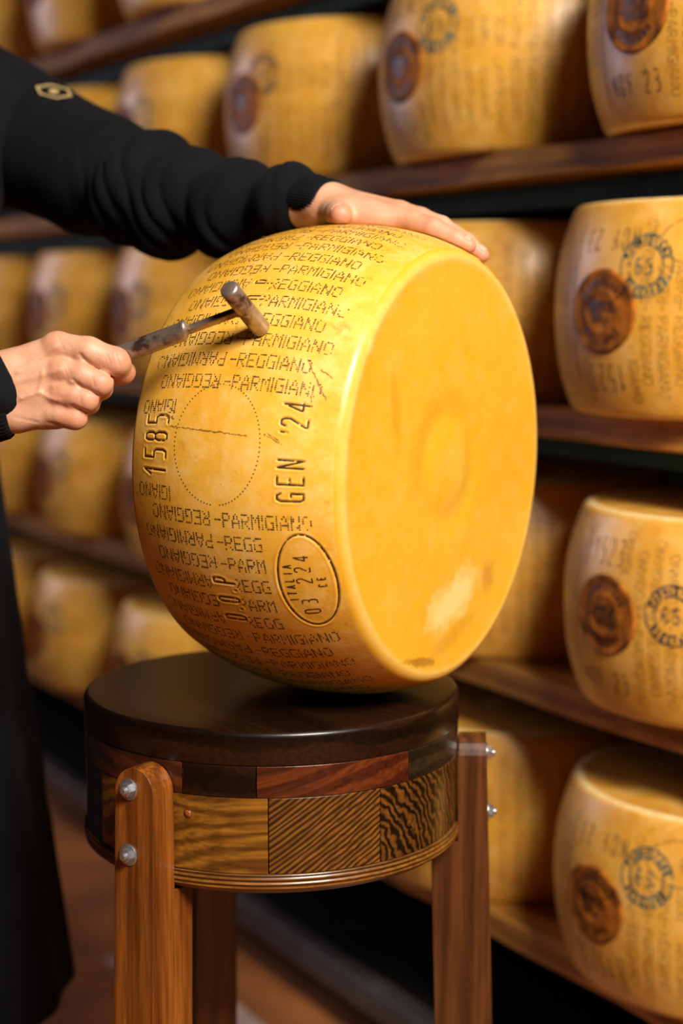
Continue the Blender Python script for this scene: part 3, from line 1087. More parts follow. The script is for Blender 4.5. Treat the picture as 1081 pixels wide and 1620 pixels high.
Z1, Z2, Z3 = ZTOP - 0.0315, 0.7165, 0.6465
for a0, a1, m in ((-112, -66, M_walnut), (-66, -23.6, M_mahog2), (-23.6, -2.1, M_top), (-2.1, 45.2, M_mahog), (45.2, 95, M_olive),
                  (95, 140, M_mahog2), (140, 185, M_walnut), (185, 218, M_mahog), (218, 248, M_olive)):
    sector(a0, a1, Z2 + 0.0004, Z1, 0.03, RS - 0.0006, 'upper_block', m)
for a0, a1, m in ((-120, -58, M_walnut), (-58, 1.2, M_pine), (1.2, 34.6, M_wenge), (34.6, 84, M_zebra), (84, 130, M_wenge), (130, 185, M_pine), (185, 240, M_zebra)):
    sector(a0, a1, Z3 + 0.0004, Z2, 0.03, RS - 0.0012, 'lower_block', m)
ka = D2R(-22.0)
MK = rot_rows((math.cos(ka), math.sin(ka), 0), (0, 0, 1), (math.sin(ka), -math.cos(ka), 0), ((RS - 0.0012) * math.sin(ka), -(RS - 0.0012) * math.cos(ka), 0.6985))
M_knot = simple('orange_knot', (0.30, 0.075, 0.008), 0.4, 0, 0.5, 300)
M_knot_r = simple('knot_ring', (0.05, 0.016, 0.004), 0.5, 0, 0.3, 300)
g = Geo()
g.lathe([(0.0034, -0.002), (0.0034, 0.0002), (0.0010, 0.0003)], 20, MK)
kn_ = g.build('knot', M_knot, st, True)
g = Geo()
g.lathe([(0.0042, -0.002), (0.0042, 0.00012), (0.0034, 0.00016), (0.0030, 0.00012)], 20, MK, False)
g.build('knot_ring', M_knot_r, kn_, True)
g = Geo()
prof = [(0.04, 0.6275), (RS - 0.012, 0.6268)]
for k in range(41):
    a = k / 40
    rr = RS + 0.0012 - 0.010 * max(0, 0.45 - a) ** 1.6 * 3.2 + 0.0005 * math.sin(a * 2 * PI * 4)
    prof.append((rr, 0.6272 + 0.0188 * a))
prof += [(RS - 0.004, 0.6464), (0.04, 0.6464)]
g.lathe(prof, 160)
g.build('plywood_rim', M_ply, st, True)


def hexbolt(name, p, outward, parent):
    """washer and hexagon head on a leg"""
    z = Vector(outward).normalized()
    x = z.cross(Vector((0, 0, 1))).normalized()
    y = z.cross(x)
    M = rot_rows(x, y, z, p)
    gw = Geo()
    gw.lathe([(0.0098, 0.0), (0.0100, 0.0003), (0.0100, 0.0012), (0.0094, 0.0017), (0.004, 0.0017)], 32, M)
    b = gw.build(name, M_bolt, parent, False)
    gh = Geo()
    a0 = random.uniform(0, 1)
    vs = []
    for r, zz in ((0.0066, 0.0017), (0.0066, 0.0058), (0.0057, 0.0064)):
        for k in range(6):
            a = a0 + k * PI / 3
            vs.append(tuple(M @ Vector((r * math.cos(a), r * math.sin(a), zz))))
    fs = [(i * 6 + k, i * 6 + (k + 1) % 6, (i + 1) * 6 + (k + 1) % 6, (i + 1) * 6 + k) for i in range(2) for k in range(6)]
    fs += [tuple(range(5, -1, -1)), tuple(range(12, 18))]
    gh.add(vs, fs)
    gh.lathe([(0.0034, 0.0060), (0.0034, 0.0088), (0.0028, 0.0093)], 20, M)
    gh.build('bolt_head', M_bolt, b, False)
    return b


def leg(bear, low=0.0, mat=None):
    """upright with a rounded head outside the drum, thicker and notched below it, slightly splayed"""
    a = D2R(bear)
    er = Vector((math.sin(a), -math.cos(a), 0))
    et = Vector((math.cos(a), math.sin(a), 0))
    W = 0.0225
    zt = 0.7425 - low
    zb = 0.6262
    gg = Geo()
    # outline in (tangential, z) of the upper plate, then lower post
    out0 = RS + 0.0012

    def splay(z):
        return (zt - z) * 0.040

    def P(t, r, z):
        return er * (r) + et * t + Vector((0, 0, z))
    def sl(z):
        return (zt - z) * 0.030

    def ww(z):
        return W + max(0, zb - z) * 0.008
    zs = (0.0, 0.2, 0.4, 0.5, 0.6, 0.65, 0.69)
    pts = [(-ww(z), z) for z in zs]
    for k in range(13):
        b = PI - PI * k / 12
        pts.append((W * math.cos(b), zt - W * 1.05 + W * 1.05 * math.sin(b)))
    pts += [(ww(z), z) for z in zs[::-1]]

    def r_in(t, z):
        return math.sqrt((RS + 0.0004) ** 2 - t * t) + 0.0002 + (0 if z > 0.62 else sl(z) - sl(0.62))
    rin = [P(t, r_in(t, z) if z > 0.62 else r_in(t, z) + 0.0, z) for t, z in pts]
    rout = [P(t, RS + 0.0268 + sl(z), z) for t, z in pts]
    n = len(pts)
    fs = [(k, k + 1, n + k + 1, n + k) for k in range(n - 1)] + [(n - 1, 0, n, 2 * n - 1)]
    mid = 7 + 13 + 7
    for k in range((n // 2)):
        j = n - 1 - k
        if k + 1 < j - 0 and k + 1 != j - 1 + 1:
            if j - 1 > k + 1:
                fs.append((k, j, j - 1, k + 1))
                fs.append((n + k, n + k + 1, n + j - 1, n + j))
            elif j - 1 == k + 1:
                fs.append((k, j, k + 1))
                fs.append((n + k, n + k + 1, n + j))
    gg.add([tuple(p) for p in rin + rout], fs)
    # inner half of the post, glued to the plate below the drum
    lo = []
    for z in (zb - 0.0005, 0.4, 0.2, 0.0):
        r_o = min(r_in(ww(z), z), r_in(ww(z), z)) - 0.0002
        lo.append([P(-ww(z) + 0.0002, r_o - 0.026, z), P(ww(z) - 0.0002, r_o - 0.026, z), P(ww(z) - 0.0002, r_o + 0.003, z), P(-ww(z) + 0.0002, r_o + 0.003, z)])
    vs = [tuple(p) for q in lo for p in q]
    fs = []
    for i in range(3):
        for j in range(4):
            j2 = (j + 1) % 4
            fs.append((i * 4 + j, (i + 1) * 4 + j, (i + 1) * 4 + j2, i * 4 + j2))
    fs += [(0, 1, 2, 3), (15, 14, 13, 12)]
    gg.add(vs, fs)
    l = gg.build('leg', mat or M_leg, st, False, 0.0060, 3)
    for zz in (0.7225 - low, 0.6625 - low):
        p = P(-0.006 if bear < 0 else 0.0, RS + 0.0266 + sl(zz), zz)
        hexbolt('bolt', tuple(p), tuple(er), l)
    return l


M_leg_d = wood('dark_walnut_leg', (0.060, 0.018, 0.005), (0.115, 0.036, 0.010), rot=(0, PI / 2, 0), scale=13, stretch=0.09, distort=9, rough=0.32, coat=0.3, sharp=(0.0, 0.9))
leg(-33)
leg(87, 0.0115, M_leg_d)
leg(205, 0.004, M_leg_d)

# ------------------------------------------------------------------ hammer
HN = Vector((-0.42, -0.705, 0.57)).normalized()
HP0 = Vector((-0.068, 1.42, 1.13)) + HN * 0.0012
M_steel = None


def steel_mat():
    m, nt, b = mat_new('worn_steel')
    L = nt.links.new
    tc = nd(nt, 'ShaderNodeTexCoord')
    n1 = nd(nt, 'ShaderNodeTexNoise', i_Scale=70.0, i_Detail=8.0, i_Roughness=0.7)
    n2 = nd(nt, 'ShaderNodeTexNoise', i_Scale=28.0, i_Detail=6.0, i_Roughness=0.6)
    L(tc.outputs['Object'], n1.inputs['Vector'])
    L(tc.outputs['Object'], n2.inputs['Vector'])
    c = ramp(nt, n1.outputs[0], [(0.3, (0.16, 0.11, 0.08)), (0.48, (0.42, 0.34, 0.28)), (0.75, (0.52, 0.46, 0.41))])
    f = ramp(nt, n2.outputs[0], [(0.56, (0, 0, 0)), (0.62, (1, 1, 1))])
    col = mixc(nt, f.outputs[0], c.outputs[0], (0.14, 0.075, 0.06))
    L(col, b.inputs['Base Color'])
    b.inputs['Metallic'].default_value = 0.85
    r = ramp(nt, n1.outputs[0], [(0.3, (0.5,) * 3), (0.7, (0.34,) * 3)])
    L(r.outputs[0], b.inputs['Roughness'])
    bump(nt, b, n1.outputs[0], 0.3, 0.0005)
    return m


M_steel = steel_mat()
HM = HP0 + HN * 0.031
hd = Vector((-0.1, 0.031, -0.0365))
hd = (hd - HN * hd.dot(HN)).normalized()
ham = thing('hammer', 'small worn steel testing hammer held against the side of the big cheese wheel', 'hammer', tuple(HM))
ham.location = (0, 0, 0)
x_ = HN.cross(hd).normalized()
MH = rot_rows(x_, HN.cross(x_), HN, HP0)
g = Geo()
R0 = 0.0083
g.lathe([(R0 - 0.002, 0), (R0 - 0.0006, 0.0005), (R0, 0.0018), (R0, 0.0585), (R0 - 0.0006, 0.0598), (R0 - 0.0016, 0.0605)], 40, MH)
g.build('hammer_head', M_steel, ham, True, 0, auto=True)
# shaft: flat bar from the head to the shoulder of the handle
MS = rot_rows(hd, HN.cross(hd), HN, HM)
g = Geo()
g.box(0.002, 0.058, -0.0032, 0.0032, -0.0038, 0.0030, MS)
g.build('shaft', M_steel, ham, False, 0.0012)
# handle: half-round bar with a hooked shoulder, grip end inside the fist
vs, fs = [], []
prof = []
for k in range(9):
    b = -PI / 2 + PI * k / 8
    prof.append((math.cos(b), math.sin(b)))
secs = [(0.0535, 0.35, 0.0070), (0.0545, 0.70, 0.0058), (0.057, 0.95, 0.0024), (0.062, 1.0, 0.0), (0.10, 1.0, 0.0), (0.135, 1.0, 0.0), (0.19, 0.98, 0.0), (0.2, 0.8, 0.0)]
n = 20
for x, s, dzz in secs:
    for k in range(n):
        b = 2 * PI * k / n
        cy, cz = math.cos(b) * 0.0085, math.sin(b) * 0.0082
        cz = max(cz, -0.0068)
        vs.append(tuple(MS @ Vector((x, cy * s, cz * s + dzz * 0.8))))
for i in range(len(secs) - 1):
    for k in range(n):
        k2 = (k + 1) % n
        fs.append((i * n + k, i * n + k2, (i + 1) * n + k2, (i + 1) * n + k))
fs += [tuple(range(n - 1, -1, -1)), tuple((len(secs) - 1) * n + k for k in range(n))]
g = Geo()
g.add(vs, fs)
g.build('handle', M_steel, ham, True)

# ------------------------------------------------------------------ person: implicit shapes -> one smooth surface each
def smin(a, b, k):
    h = np.clip(0.5 + 0.5 * (b - a) / k, 0, 1)
    return b + (a - b) * h - k * h * (1 - h)


def cone(P, a, b, ra, rb):
    a, b = np.asarray(a, float), np.asarray(b, float)
    ab = b - a
    t = np.clip(((P - a) @ ab) / (ab @ ab + 1e-12), 0, 1)
    return np.linalg.norm(P - a - t[..., None] * ab, axis=-1) - (ra + (rb - ra) * t)


def sdf(P, prims, extra=None):
    d = None
    for a, b, ra, rb, k in prims:
        c = cone(P, a, b, ra, rb)
        if d is None:
            d = c
        elif k < 0:                     # carve
            d = -smin(-d, c, -k)
        else:
            d = smin(d, c, k)
    if extra is not None:
        d = d + extra(P)
    return d


def surface_nets(fn, lo, hi, h):
    lo, hi = np.asarray(lo, float), np.asarray(hi, float)
    n = np.ceil((hi - lo) / h).astype(int) + 1
    xs = [lo[i] + h * np.arange(n[i]) for i in range(3)]
    V = np.empty(n, np.float32)
    for i0 in range(0, n[0], 16):
        X = np.stack(np.meshgrid(xs[0][i0:i0 + 16], xs[1], xs[2], indexing='ij'), -1)
        V[i0:i0 + 16] = fn(X)
    S = V < 0
    c = np.zeros(tuple(n - 1), np.int8)
    for dx in (0, 1):
        for dy in (0, 1):
            for dz_ in (0, 1):
                c += S[dx:n[0] - 1 + dx, dy:n[1] - 1 + dy, dz_:n[2] - 1 + dz_]
    act = (c > 0) & (c < 8)
    ids = np.full(act.shape, -1, np.int64)
    I = np.argwhere(act)
    ids[act] = np.arange(len(I))
    acc = np.zeros((len(I), 3))
    cnt = np.zeros(len(I))
    cor = [(x, y, z) for x in (0, 1) for y in (0, 1) for z in (0, 1)]
    for i, a in enumerate(cor):
        for b in cor[i + 1:]:
            if sum(abs(p - q) for p, q in zip(a, b)) != 1:
                continue
            va = V[I[:, 0] + a[0], I[:, 1] + a[1], I[:, 2] + a[2]]
            vb = V[I[:, 0] + b[0], I[:, 1] + b[1], I[:, 2] + b[2]]
            m = (va < 0) != (vb < 0)
            t = np.where(m, va / np.where(m, va - vb, 1), 0)
            p = np.array(a) + t[:, None] * (np.array(b) - np.array(a))
            acc += p * m[:, None]
            cnt += m
    verts = lo + h * (I + acc / cnt[:, None])
    quads = []
    for ax in range(3):
        o1, o2 = [(1, 2), (2, 0), (0, 1)][ax]
        sl0 = [slice(1, -1)] * 3
        A = [slice(None)] * 3
        B = [slice(None)] * 3
        A[ax], B[ax] = slice(0, -1), slice(1, None)
        s0, s1 = S[tuple(A)], S[tuple(B)]
        E = np.argwhere(s0 != s1)
        E = E[(E[:, o1] > 0) & (E[:, o2] > 0) & (E[:, o1] < n[o1] - 1) & (E[:, o2] < n[o2] - 1)]
        flip = s0[E[:, 0], E[:, 1], E[:, 2]]
        q = []
        for d1, d2 in ((-1, -1), (0, -1), (0, 0), (-1, 0)):
            F_ = E.copy()
            F_[:, o1] += d1
            F_[:, o2] += d2
            q.append(ids[F_[:, 0], F_[:, 1], F_[:, 2]])
        q = np.stack(q, -1)
        q[~flip] = q[~flip][:, ::-1]
        quads.append(q)
    Q = np.concatenate(quads)
    Q = Q[(Q >= 0).all(1)]
    return verts, Q


def bounds(prims, pad):
    lo = np.min([np.minimum(np.asarray(a) - ra, np.asarray(b) - rb) for a, b, ra, rb, k in prims if k >= 0], 0) - pad
    hi = np.max([np.maximum(np.asarray(a) + ra, np.asarray(b) + rb) for a, b, ra, rb, k in prims if k >= 0], 0) + pad
    return lo, hi


# ---- right hand, gripping the hammer.  (px, py, mm towards the camera)
d0 = float((HM + hd * 0.155 - Vector(CAM)).dot(Vector(_F))) - 0.0165


def rh(px, py, zt):
    return at(px, py, d0 - zt / 1000.0)


mm = 0.001
RH = []


def fing(tab, pts, rads, k=0.004, f=rh):
    for (a, b, ra, rb) in zip(pts[:-1], pts[1:], rads[:-1], rads[1:]):
        tab.append((f(*a), f(*b), ra * mm, rb * mm, k))


W0 = (-35, 628, -4)
RH.append((rh(-120, 645, -6), rh(-15, 620, -4), 0.0260, 0.0225, 0.008))
RH.append((rh(-20, 596, -5), rh(92, 551, -1), 0.0165, 0.0128, 0.008))
RH.append((rh(-20, 606, -3), rh(97, 588, 2), 0.0185, 0.0125, 0.008))
RH.append((rh(-20, 628, -3), rh(97, 625, 1), 0.0185, 0.0122, 0.008))
RH.append((rh(-20, 648, -5), rh(88, 656, -4), 0.0175, 0.0120, 0.008))
RH.append((rh(-60, 596, -7), rh(20, 588, -5), 0.0185, 0.0170, 0.008))
RH.append((rh(-60, 652, -7), rh(24, 655, -6), 0.0175, 0.0165, 0.008))
RH.append((rh(10, 600, -14), rh(80, 600, -14), 0.016, 0.014, 0.010))
RH.append((rh(20, 640, -14), rh(75, 650, -14), 0.016, 0.014, 0.010))
fing(RH, [(92, 549, 1), (140, 556, 6), (184, 572, 4), (194, 588, -14), (176, 596, -31)], [13.0, 12.2, 11.7, 10.5, 8.6], 0.0045)
fing(RH, [(99, 588, 4), (130, 594, 9), (158, 606, 8), (160, 614, -12), (138, 606, -30)], [12.4, 11.4, 10.9, 9.8, 8.4], 0.0042)
fing(RH, [(98, 625, 3), (118, 627, 7), (136, 632, 7), (140, 638, -11), (122, 624, -28)], [12.0, 10.8, 10.4, 9.4, 8.0], 0.0042)
fing(RH, [(90, 656, -3), (106, 658, 1), (119, 661, 1), (122, 662, -13), (106, 646, -27)], [11.2, 9.6, 9.8, 8.6, 7.4], 0.0042)
# thumb folded behind the grip
fing(RH, [(20, 590, -20), (62, 582, -33), (112, 578, -38), (146, 580, -37)], [15, 12.5, 10.5, 8.5], 0.006)
# knuckle caps, tendons, veins
for p, r in (((91, 543, 4), 8.3), ((100, 583, 9), 8.2), ((99, 622, 8), 7.6), ((90, 655, 4), 7.0)):
    RH.append((rh(*p), rh(p[0] - 6, p[1], p[2] - 0.5), r * mm * 0.98, r * mm * 0.9, 0.006))
RH_RIDGES = [(0.0011, 3.6, [(33, 630), (51, 624), (64, 621), (78, 630), (93, 634)]), (0.0009, 3.2, [(67, 588), (66, 606), (60, 621)]),
             (0.0009, 4.0, [(84, 611), (118, 603)]), (0.0008, 3.5, [(10, 640), (33, 630)]), (0.0010, 4.5, [(28, 588), (88, 548)]),
             (0.0008, 4.5, [(25, 604), (96, 585)]),
             (-0.0016, 3.0, [(127, 561), (142, 577), (176, 596)]), (-0.0015, 2.8, [(116, 601), (131, 613), (154, 624)]), (-0.0013, 2.6, [(112, 641), (136, 651)]),
             (-0.0007, 1.5, [(170, 562), (175, 577)]), (-0.0007, 1.4, [(176, 560), (181, 577)]), (-0.0007, 1.5, [(183, 561), (189, 579)]), (-0.0005, 1.3, [(166, 564), (169, 576)]),
             (-0.0005, 1.3, [(98, 535), (108, 551)]), (-0.0005, 1.3, [(92, 533), (101, 552)]), (-0.0004, 1.2, [(105, 537), (113, 550)]),
             (-0.0004, 1.3, [(98, 578), (106, 594)]), (-0.0004, 1.3, [(104, 577), (112, 592)]), (-0.0005, 1.4, [(146, 596), (150, 612)]), (-0.0005, 1.4, [(126, 625), (129, 640)]),
             (-0.0007, 2.5, [(76, 668), (92, 672)]), (-0.0005, 2.0, [(24, 660), (60, 668)])]


def rh_relief(P):
    """veins, tendons and skin creases on the back of the hand"""
    q = P - CAM
    z = q @ _F
    x = 540.5 + FPX * (q @ _R) / z
    y = 810.0 - FPX * (q @ _U) / z
    front = np.clip((d0 + 0.004 - z) / 0.006, 0, 1)
    out = np.zeros(z.shape)
    for amp, w, pl in RH_RIDGES:
        d = np.full(z.shape, 99.0)
        for (ax_, ay), (bx, by) in zip(pl[:-1], pl[1:]):
            dx, dy = bx - ax_, by - ay
            t = np.clip(((x - ax_) * dx + (y - ay) * dy) / (dx * dx + dy * dy), 0, 1)
            d = np.minimum(d, np.hypot(x - ax_ - t * dx, y - ay - t * dy))
        out -= amp * np.exp(-(d / w) ** 2)
    return out * front


# ---- left hand lying on top of the wheel
LH = []


def lh(px, py, dep):
    return at(px, py, dep)


dW = 1.615
LH.append((lh(440, 322, 1.645), lh(515, 325, 1.612), 0.0255, 0.0225, 0.01))
LH.append((lh(515, 326, 1.606), lh(626, 345, 1.578), 0.0205, 0.0122, 0.012))
LH.append((lh(515, 323, 1.620), lh(632, 338, 1.602), 0.0200, 0.0125, 0.010))
LH.append((lh(515, 325, 1.635), lh(628, 340, 1.624), 0.0190, 0.0120, 0.010))
LH.append((lh(515, 330, 1.648), lh(610, 345, 1.642), 0.0170, 0.0110, 0.010))


def lf(pts, rads, k=0.003):
    for (a, b, ra, rb) in zip(pts[:-1], pts[1:], rads[:-1], rads[1:]):
        LH.append((lh(*a), lh(*b), ra * mm, rb * mm, k))


lf([(626, 345, 1.578), (655, 351, 1.569), (686, 361, 1.560), (722, 379, 1.552), (741, 389, 1.549)], [12.2, 10.6, 10.2, 8.9, 7.6])
lf([(632, 338, 1.602), (665, 346, 1.592), (698, 359, 1.583), (738, 383, 1.572), (763, 404, 1.568)], [12.5, 10.8, 10.4, 8.8, 7.2])
lf([(628, 340, 1.624), (668, 350, 1.618), (700, 364, 1.612), (736, 390, 1.607), (752, 408, 1.605)], [12, 10.2, 9.8, 8.4, 7.0])
lf([(610, 345, 1.642), (645, 354, 1.642), (672, 368, 1.642), (694, 388, 1.644), (703, 402, 1.646)], [11, 9.2, 8.8, 7.6, 6.6])
# thumb, towards the camera, and the web to the forefinger
lf([(524, 334, 1.605), (530, 337, 1.585), (536, 339, 1.566), (539, 340, 1.556)], [14.5, 13.0, 11.6, 10.4], 0.006)
lf([(545, 338, 1.588), (605, 349, 1.578)], [9.5, 9.5], 0.010)
LH.append((lh(560, 331, 1.566), lh(612, 353, 1.560), 0.0012, 0.0014, -0.005))
for a, b in (((540, 316, 1.60), (626, 330, 1.592)), ((540, 318, 1.585), (622, 336, 1.575))):
    LH.append((lh(*a), lh(*b), 0.003, 0.003, 0.006))

# ---- body joints
GX = np.array([0.8, -0.6, 0.0])       # the way the person faces
LX = np.array([0.6, 0.8, 0.0])        # towards the person's left


def Z(v, z):
    return np.array([v[0], v[1], z])


LSH = at(40, 212, 1.93)
LEL = at(262, 313, 1.755)
LWR = at(512, 325, 1.613)
RSH = np.array([-0.665, 1.655, 1.395])
REL = np.array([-0.575, 1.490, 1.115])
RWR = rh(-14, 622, -3)
TOR = np.array([-0.590, 1.80, 0.0])
PEL = np.array([-0.610, 1.80, 0.0])
BODY = []
BODY.append((Z(TOR - 0.09 * LX, 1.26), Z(TOR + 0.09 * LX, 1.26), 0.095, 0.095, 0.05))
BODY.append((Z(PEL - 0.08 * LX, 0.98), Z(PEL + 0.08 * LX, 0.98), 0.10, 0.10, 0.05))
BODY.append((Z(TOR, 1.25), Z(PEL, 1.0), 0.10, 0.10, 0.05))
BODY.append((Z(TOR, 1.36), RSH, 0.06, 0.052, 0.05))
BODY.append((Z(TOR, 1.36), LSH, 0.06, 0.052, 0.05))
HEAD = np.array([-0.685, 1.82, 1.615])
BODY.append((Z(TOR - 0.03 * GX, 1.38), HEAD + [0, 0, -0.07], 0.056, 0.052, 0.03))
BODY.append((RSH, REL, 0.045, 0.036, 0.02))
BODY.append((REL, RWR, 0.036, 0.0255, 0.02))
BODY.append((LSH, LEL, 0.045, 0.036, 0.02))
BODY.append((LEL, LWR, 0.034, 0.0235, 0.02))
for s, fx in ((-1, 0.0), (1, 0.04)):
    hip = Z(PEL + s * 0.085 * LX, 0.92)
    kn = Z(PEL + s * 0.09 * LX + (0.03 + fx) * GX, 0.50)
    an = Z(PEL + s * 0.095 * LX + fx * GX, 0.09)
    BODY.append((hip, kn, 0.078, 0.052, 0.04))
    BODY.append((kn, an, 0.050, 0.034, 0.02))
# head with a face
FD = np.array([0.86, -0.45, -0.24])
FD = FD / np.linalg.norm(FD)
FS = np.cross([0, 0, 1.0], FD)
FS /= np.linalg.norm(FS)
FU = np.cross(FD, FS)


def hp(f, s, u):
    return HEAD + FD * f + FS * s + FU * u


HD = [(hp(-0.02, 0, 0.035), hp(0.025, 0, 0.03), 0.088, 0.078, 0.03), (hp(0.03, 0, -0.03), hp(0.045, 0, -0.075), 0.06, 0.036, 0.03),
      (hp(-0.02, 0, -0.01), hp(-0.04, 0, -0.09), 0.07, 0.055, 0.03),
      (hp(0.092, 0, 0.022), hp(0.112, 0, -0.018), 0.007, 0.011, 0.012), (hp(0.098, -0.009, -0.022), hp(0.098, 0.009, -0.022), 0.007, 0.007, 0.006),
      (hp(0.085, -0.032, 0.036), hp(0.085, 0.032, 0.036), 0.010, 0.010, 0.012),
      (hp(0.083, -0.020, -0.048), hp(0.083, 0.020, -0.048), 0.006, 0.006, 0.008), (hp(0.08, -0.018, -0.058), hp(0.08, 0.018, -0.058), 0.006, 0.006, 0.006)]
for s in (-1, 1):
    HD.append((hp(0.098, s * 0.030, 0.014), hp(0.098, s * 0.034, 0.014), 0.010, 0.009, -0.010))
    HD.append((hp(0.078, s * 0.031, 0.013), hp(0.078, s * 0.033, 0.013), 0.0105, 0.0105, 0.003))
    HD.append((hp(0.0, s * 0.080, 0.025), hp(-0.008, s * 0.084, -0.022), 0.016, 0.010, 0.006))

person = thing('person', 'person in black sweatshirt and apron tapping the big cheese wheel with a hammer', 'person', tuple(Z(PEL, 0)))
person.location = (0, 0, 0)
M_skin = skin_mat('skin')
M_black = cloth_mat('black_fleece', (0.0042, 0.0045, 0.0068), 0.9, 1200, 0.01)
M_rib = cloth_mat('black_rib_knit', (0.0040, 0.0043, 0.0065), 0.9, 900, 0.01)
M_apron = cloth_mat('navy_black_canvas', (0.0034, 0.0040, 0.0070), 0.85, 1500, 0.01)
M_trous = cloth_mat('black_trousers', (0.010, 0.010, 0.012), 0.85, 1300, 0.05)
M_hair = simple('dark_brown_hair', (0.03, 0.018, 0.01), 0.5, 0, 0.5, 120, 0.002)
M_shoe = simple('black_leather', (0.012, 0.011, 0.010), 0.4, 0, 0.3, 50)

HA, HB = np.array(MS @ Vector((0.06, 0, 0))), np.array(MS @ Vector((0.2, 0, 0)))


def held(P):
    """distance to what the hands touch: the big wheel and the hammer's grip"""
    rel = P - WC
    u = rel @ AX
    rr = np.sqrt(np.maximum((rel * rel).sum(-1) - u * u, 0))
    dw = np.maximum(rr - rad_at(u, WH), np.abs(u) - WH / 2)
    return np.minimum(dw, cone(P, HA, HB, 0.0087, 0.0087)) - 0.0010


meshV, meshQ, ruddy = [], [], []
nb = 0
for prims, hh, keypts in ((RH, 0.00115, [rh(91, 545, 8), rh(100, 586, 10), rh(99, 624, 8), rh(180, 570, 8), rh(196, 594, -5), rh(158, 606, 12), rh(136, 632, 10), rh(118, 661, 8)]),
                          (LH, 0.0012, [lh(626, 340, 1.58), lh(742, 389, 1.55), lh(763, 405, 1.565), lh(538, 340, 1.553), lh(690, 357, 1.56)]),
                          (BODY + HD, 0.006, [hp(0.1, 0, -0.02)])):
    lo, hi = bounds(prims, 0.006)
    v, q = surface_nets(lambda P, pr=prims: np.maximum(sdf(P, pr, rh_relief if pr is RH else None), -held(P)), lo, hi, hh)
    rd = np.zeros(len(v))
    for kp in keypts:
        rd = np.maximum(rd, np.exp(-(np.linalg.norm(v - kp, axis=1) / 0.011) ** 2))
    meshV.append(v)
    meshQ.append(q + nb)
    ruddy.append(rd * 0.55)
    nb += len(v)
body = mesh_np('body', np.concatenate(meshV), np.concatenate(meshQ), M_skin, person)
a_ = body.data.attributes.new('ruddy', 'FLOAT', 'POINT')
a_.data.foreach_set('value', np.concatenate(ruddy).astype(np.float32))
sm = body.modifiers.new('smooth', 'SMOOTH')
sm.factor = 0.5
sm.iterations = 2

M_nail = simple('fingernail', (0.62, 0.36, 0.27), 0.3, 0, 0.1, 60)


def nail(p, along, normal, w, l):
    z = Vector(normal).normalized()
    x = Vector(along)
    x = (x - z * x.dot(z)).normalized()
    y = z.cross(x)
    vs, fs = [], []
    n, m_ = 12, 10
    for i in range(m_ + 1):
        for j in range(n + 1):
            u_, v_ = -1 + 2 * i / m_, -1 + 2 * j / n
            ww_ = w * (1 - 0.22 * max(0, -u_) ** 2 - 0.10 * max(0, u_) ** 4)
            vs.append(tuple(Vector(p) + x * (u_ * l) + y * (ww_ * v_) + z * (0.0004 - 0.40 * w * v_ * v_ - 0.10 * l * max(0, -u_) ** 2)))
    for i in range(m_):
        for j in range(n):
            a_0 = i * (n + 1) + j
            fs.append((a_0, a_0 + 1, a_0 + n + 2, a_0 + n + 1))
    o_ = mesh_obj('fingernail', vs, fs, M_nail, body, True)
    sd = o_.modifiers.new('thick', 'SOLIDIFY')
    sd.thickness = 0.0006
    return o_


for p0_, p1_, rr_ in ((lh(722, 379, 1.552), lh(741, 389, 1.549), 0.0076), (lh(738, 383, 1.572), lh(763, 404, 1.568), 0.0072)):
    al_ = Vector(p1_ - p0_).normalized()
    nn_ = Vector((0.35, -0.25, 0.9))
    nn_ = (nn_ - al_ * nn_.dot(al_)).normalized()
    nail(Vector(p1_) + nn_ * (rr_ - 0.0004) - al_ * 0.0045, al_, nn_, 0.0052, 0.0050)
tA, tB = Vector(lh(530, 337, 1.585)), Vector(lh(539, 340, 1.556))
al_ = (tB - tA).normalized()
nn_ = Vector((-0.55, -0.2, 0.8))
nn_ = (nn_ - al_ * nn_.dot(al_)).normalized()
nail(tB + nn_ * 0.0101 - al_ * 0.004, al_, nn_, 0.0062, 0.0058)

# hair cap
HR = [(hp(-0.03, 0, 0.045), hp(0.012, 0, 0.055), 0.093, 0.084, 0.02), (hp(-0.04, 0, -0.02), hp(-0.045, 0, -0.05), 0.080, 0.065, 0.02),
      (hp(0.10, 0, -0.03), hp(0.09, 0, 0.02), 0.085, 0.07, -0.01)]
lo, hi = bounds(HR, 0.01)
v, q = surface_nets(lambda P: sdf(P, HR), lo, hi, 0.004)
mesh_np('hair', v, q, M_hair, person)

# ---- left sleeve with folds
LC = at(498, 315, 1.622)
SLV = [(LSH + np.array([0, 0, -0.012]), at(150, 274, 1.845), 0.080, 0.0655, 0.022), (at(150, 274, 1.845), at(255, 312, 1.765), 0.0655, 0.0580, 0.022),
       (at(255, 310, 1.765), at(350, 326, 1.708), 0.0590, 0.0450, 0.022), (at(350, 326, 1.708), at(450, 317, 1.648), 0.0450, 0.0330, 0.018),
       (at(450, 317, 1.648), LC, 0.0330, 0.0245, 0.015)]
axis_pts = np.array([LSH, at(150, 274, 1.845), at(255, 310, 1.765), at(350, 326, 1.708), at(450, 321, 1.648), LC])
cum = np.concatenate([[0], np.cumsum(np.linalg.norm(np.diff(axis_pts, axis=0), axis=1))])


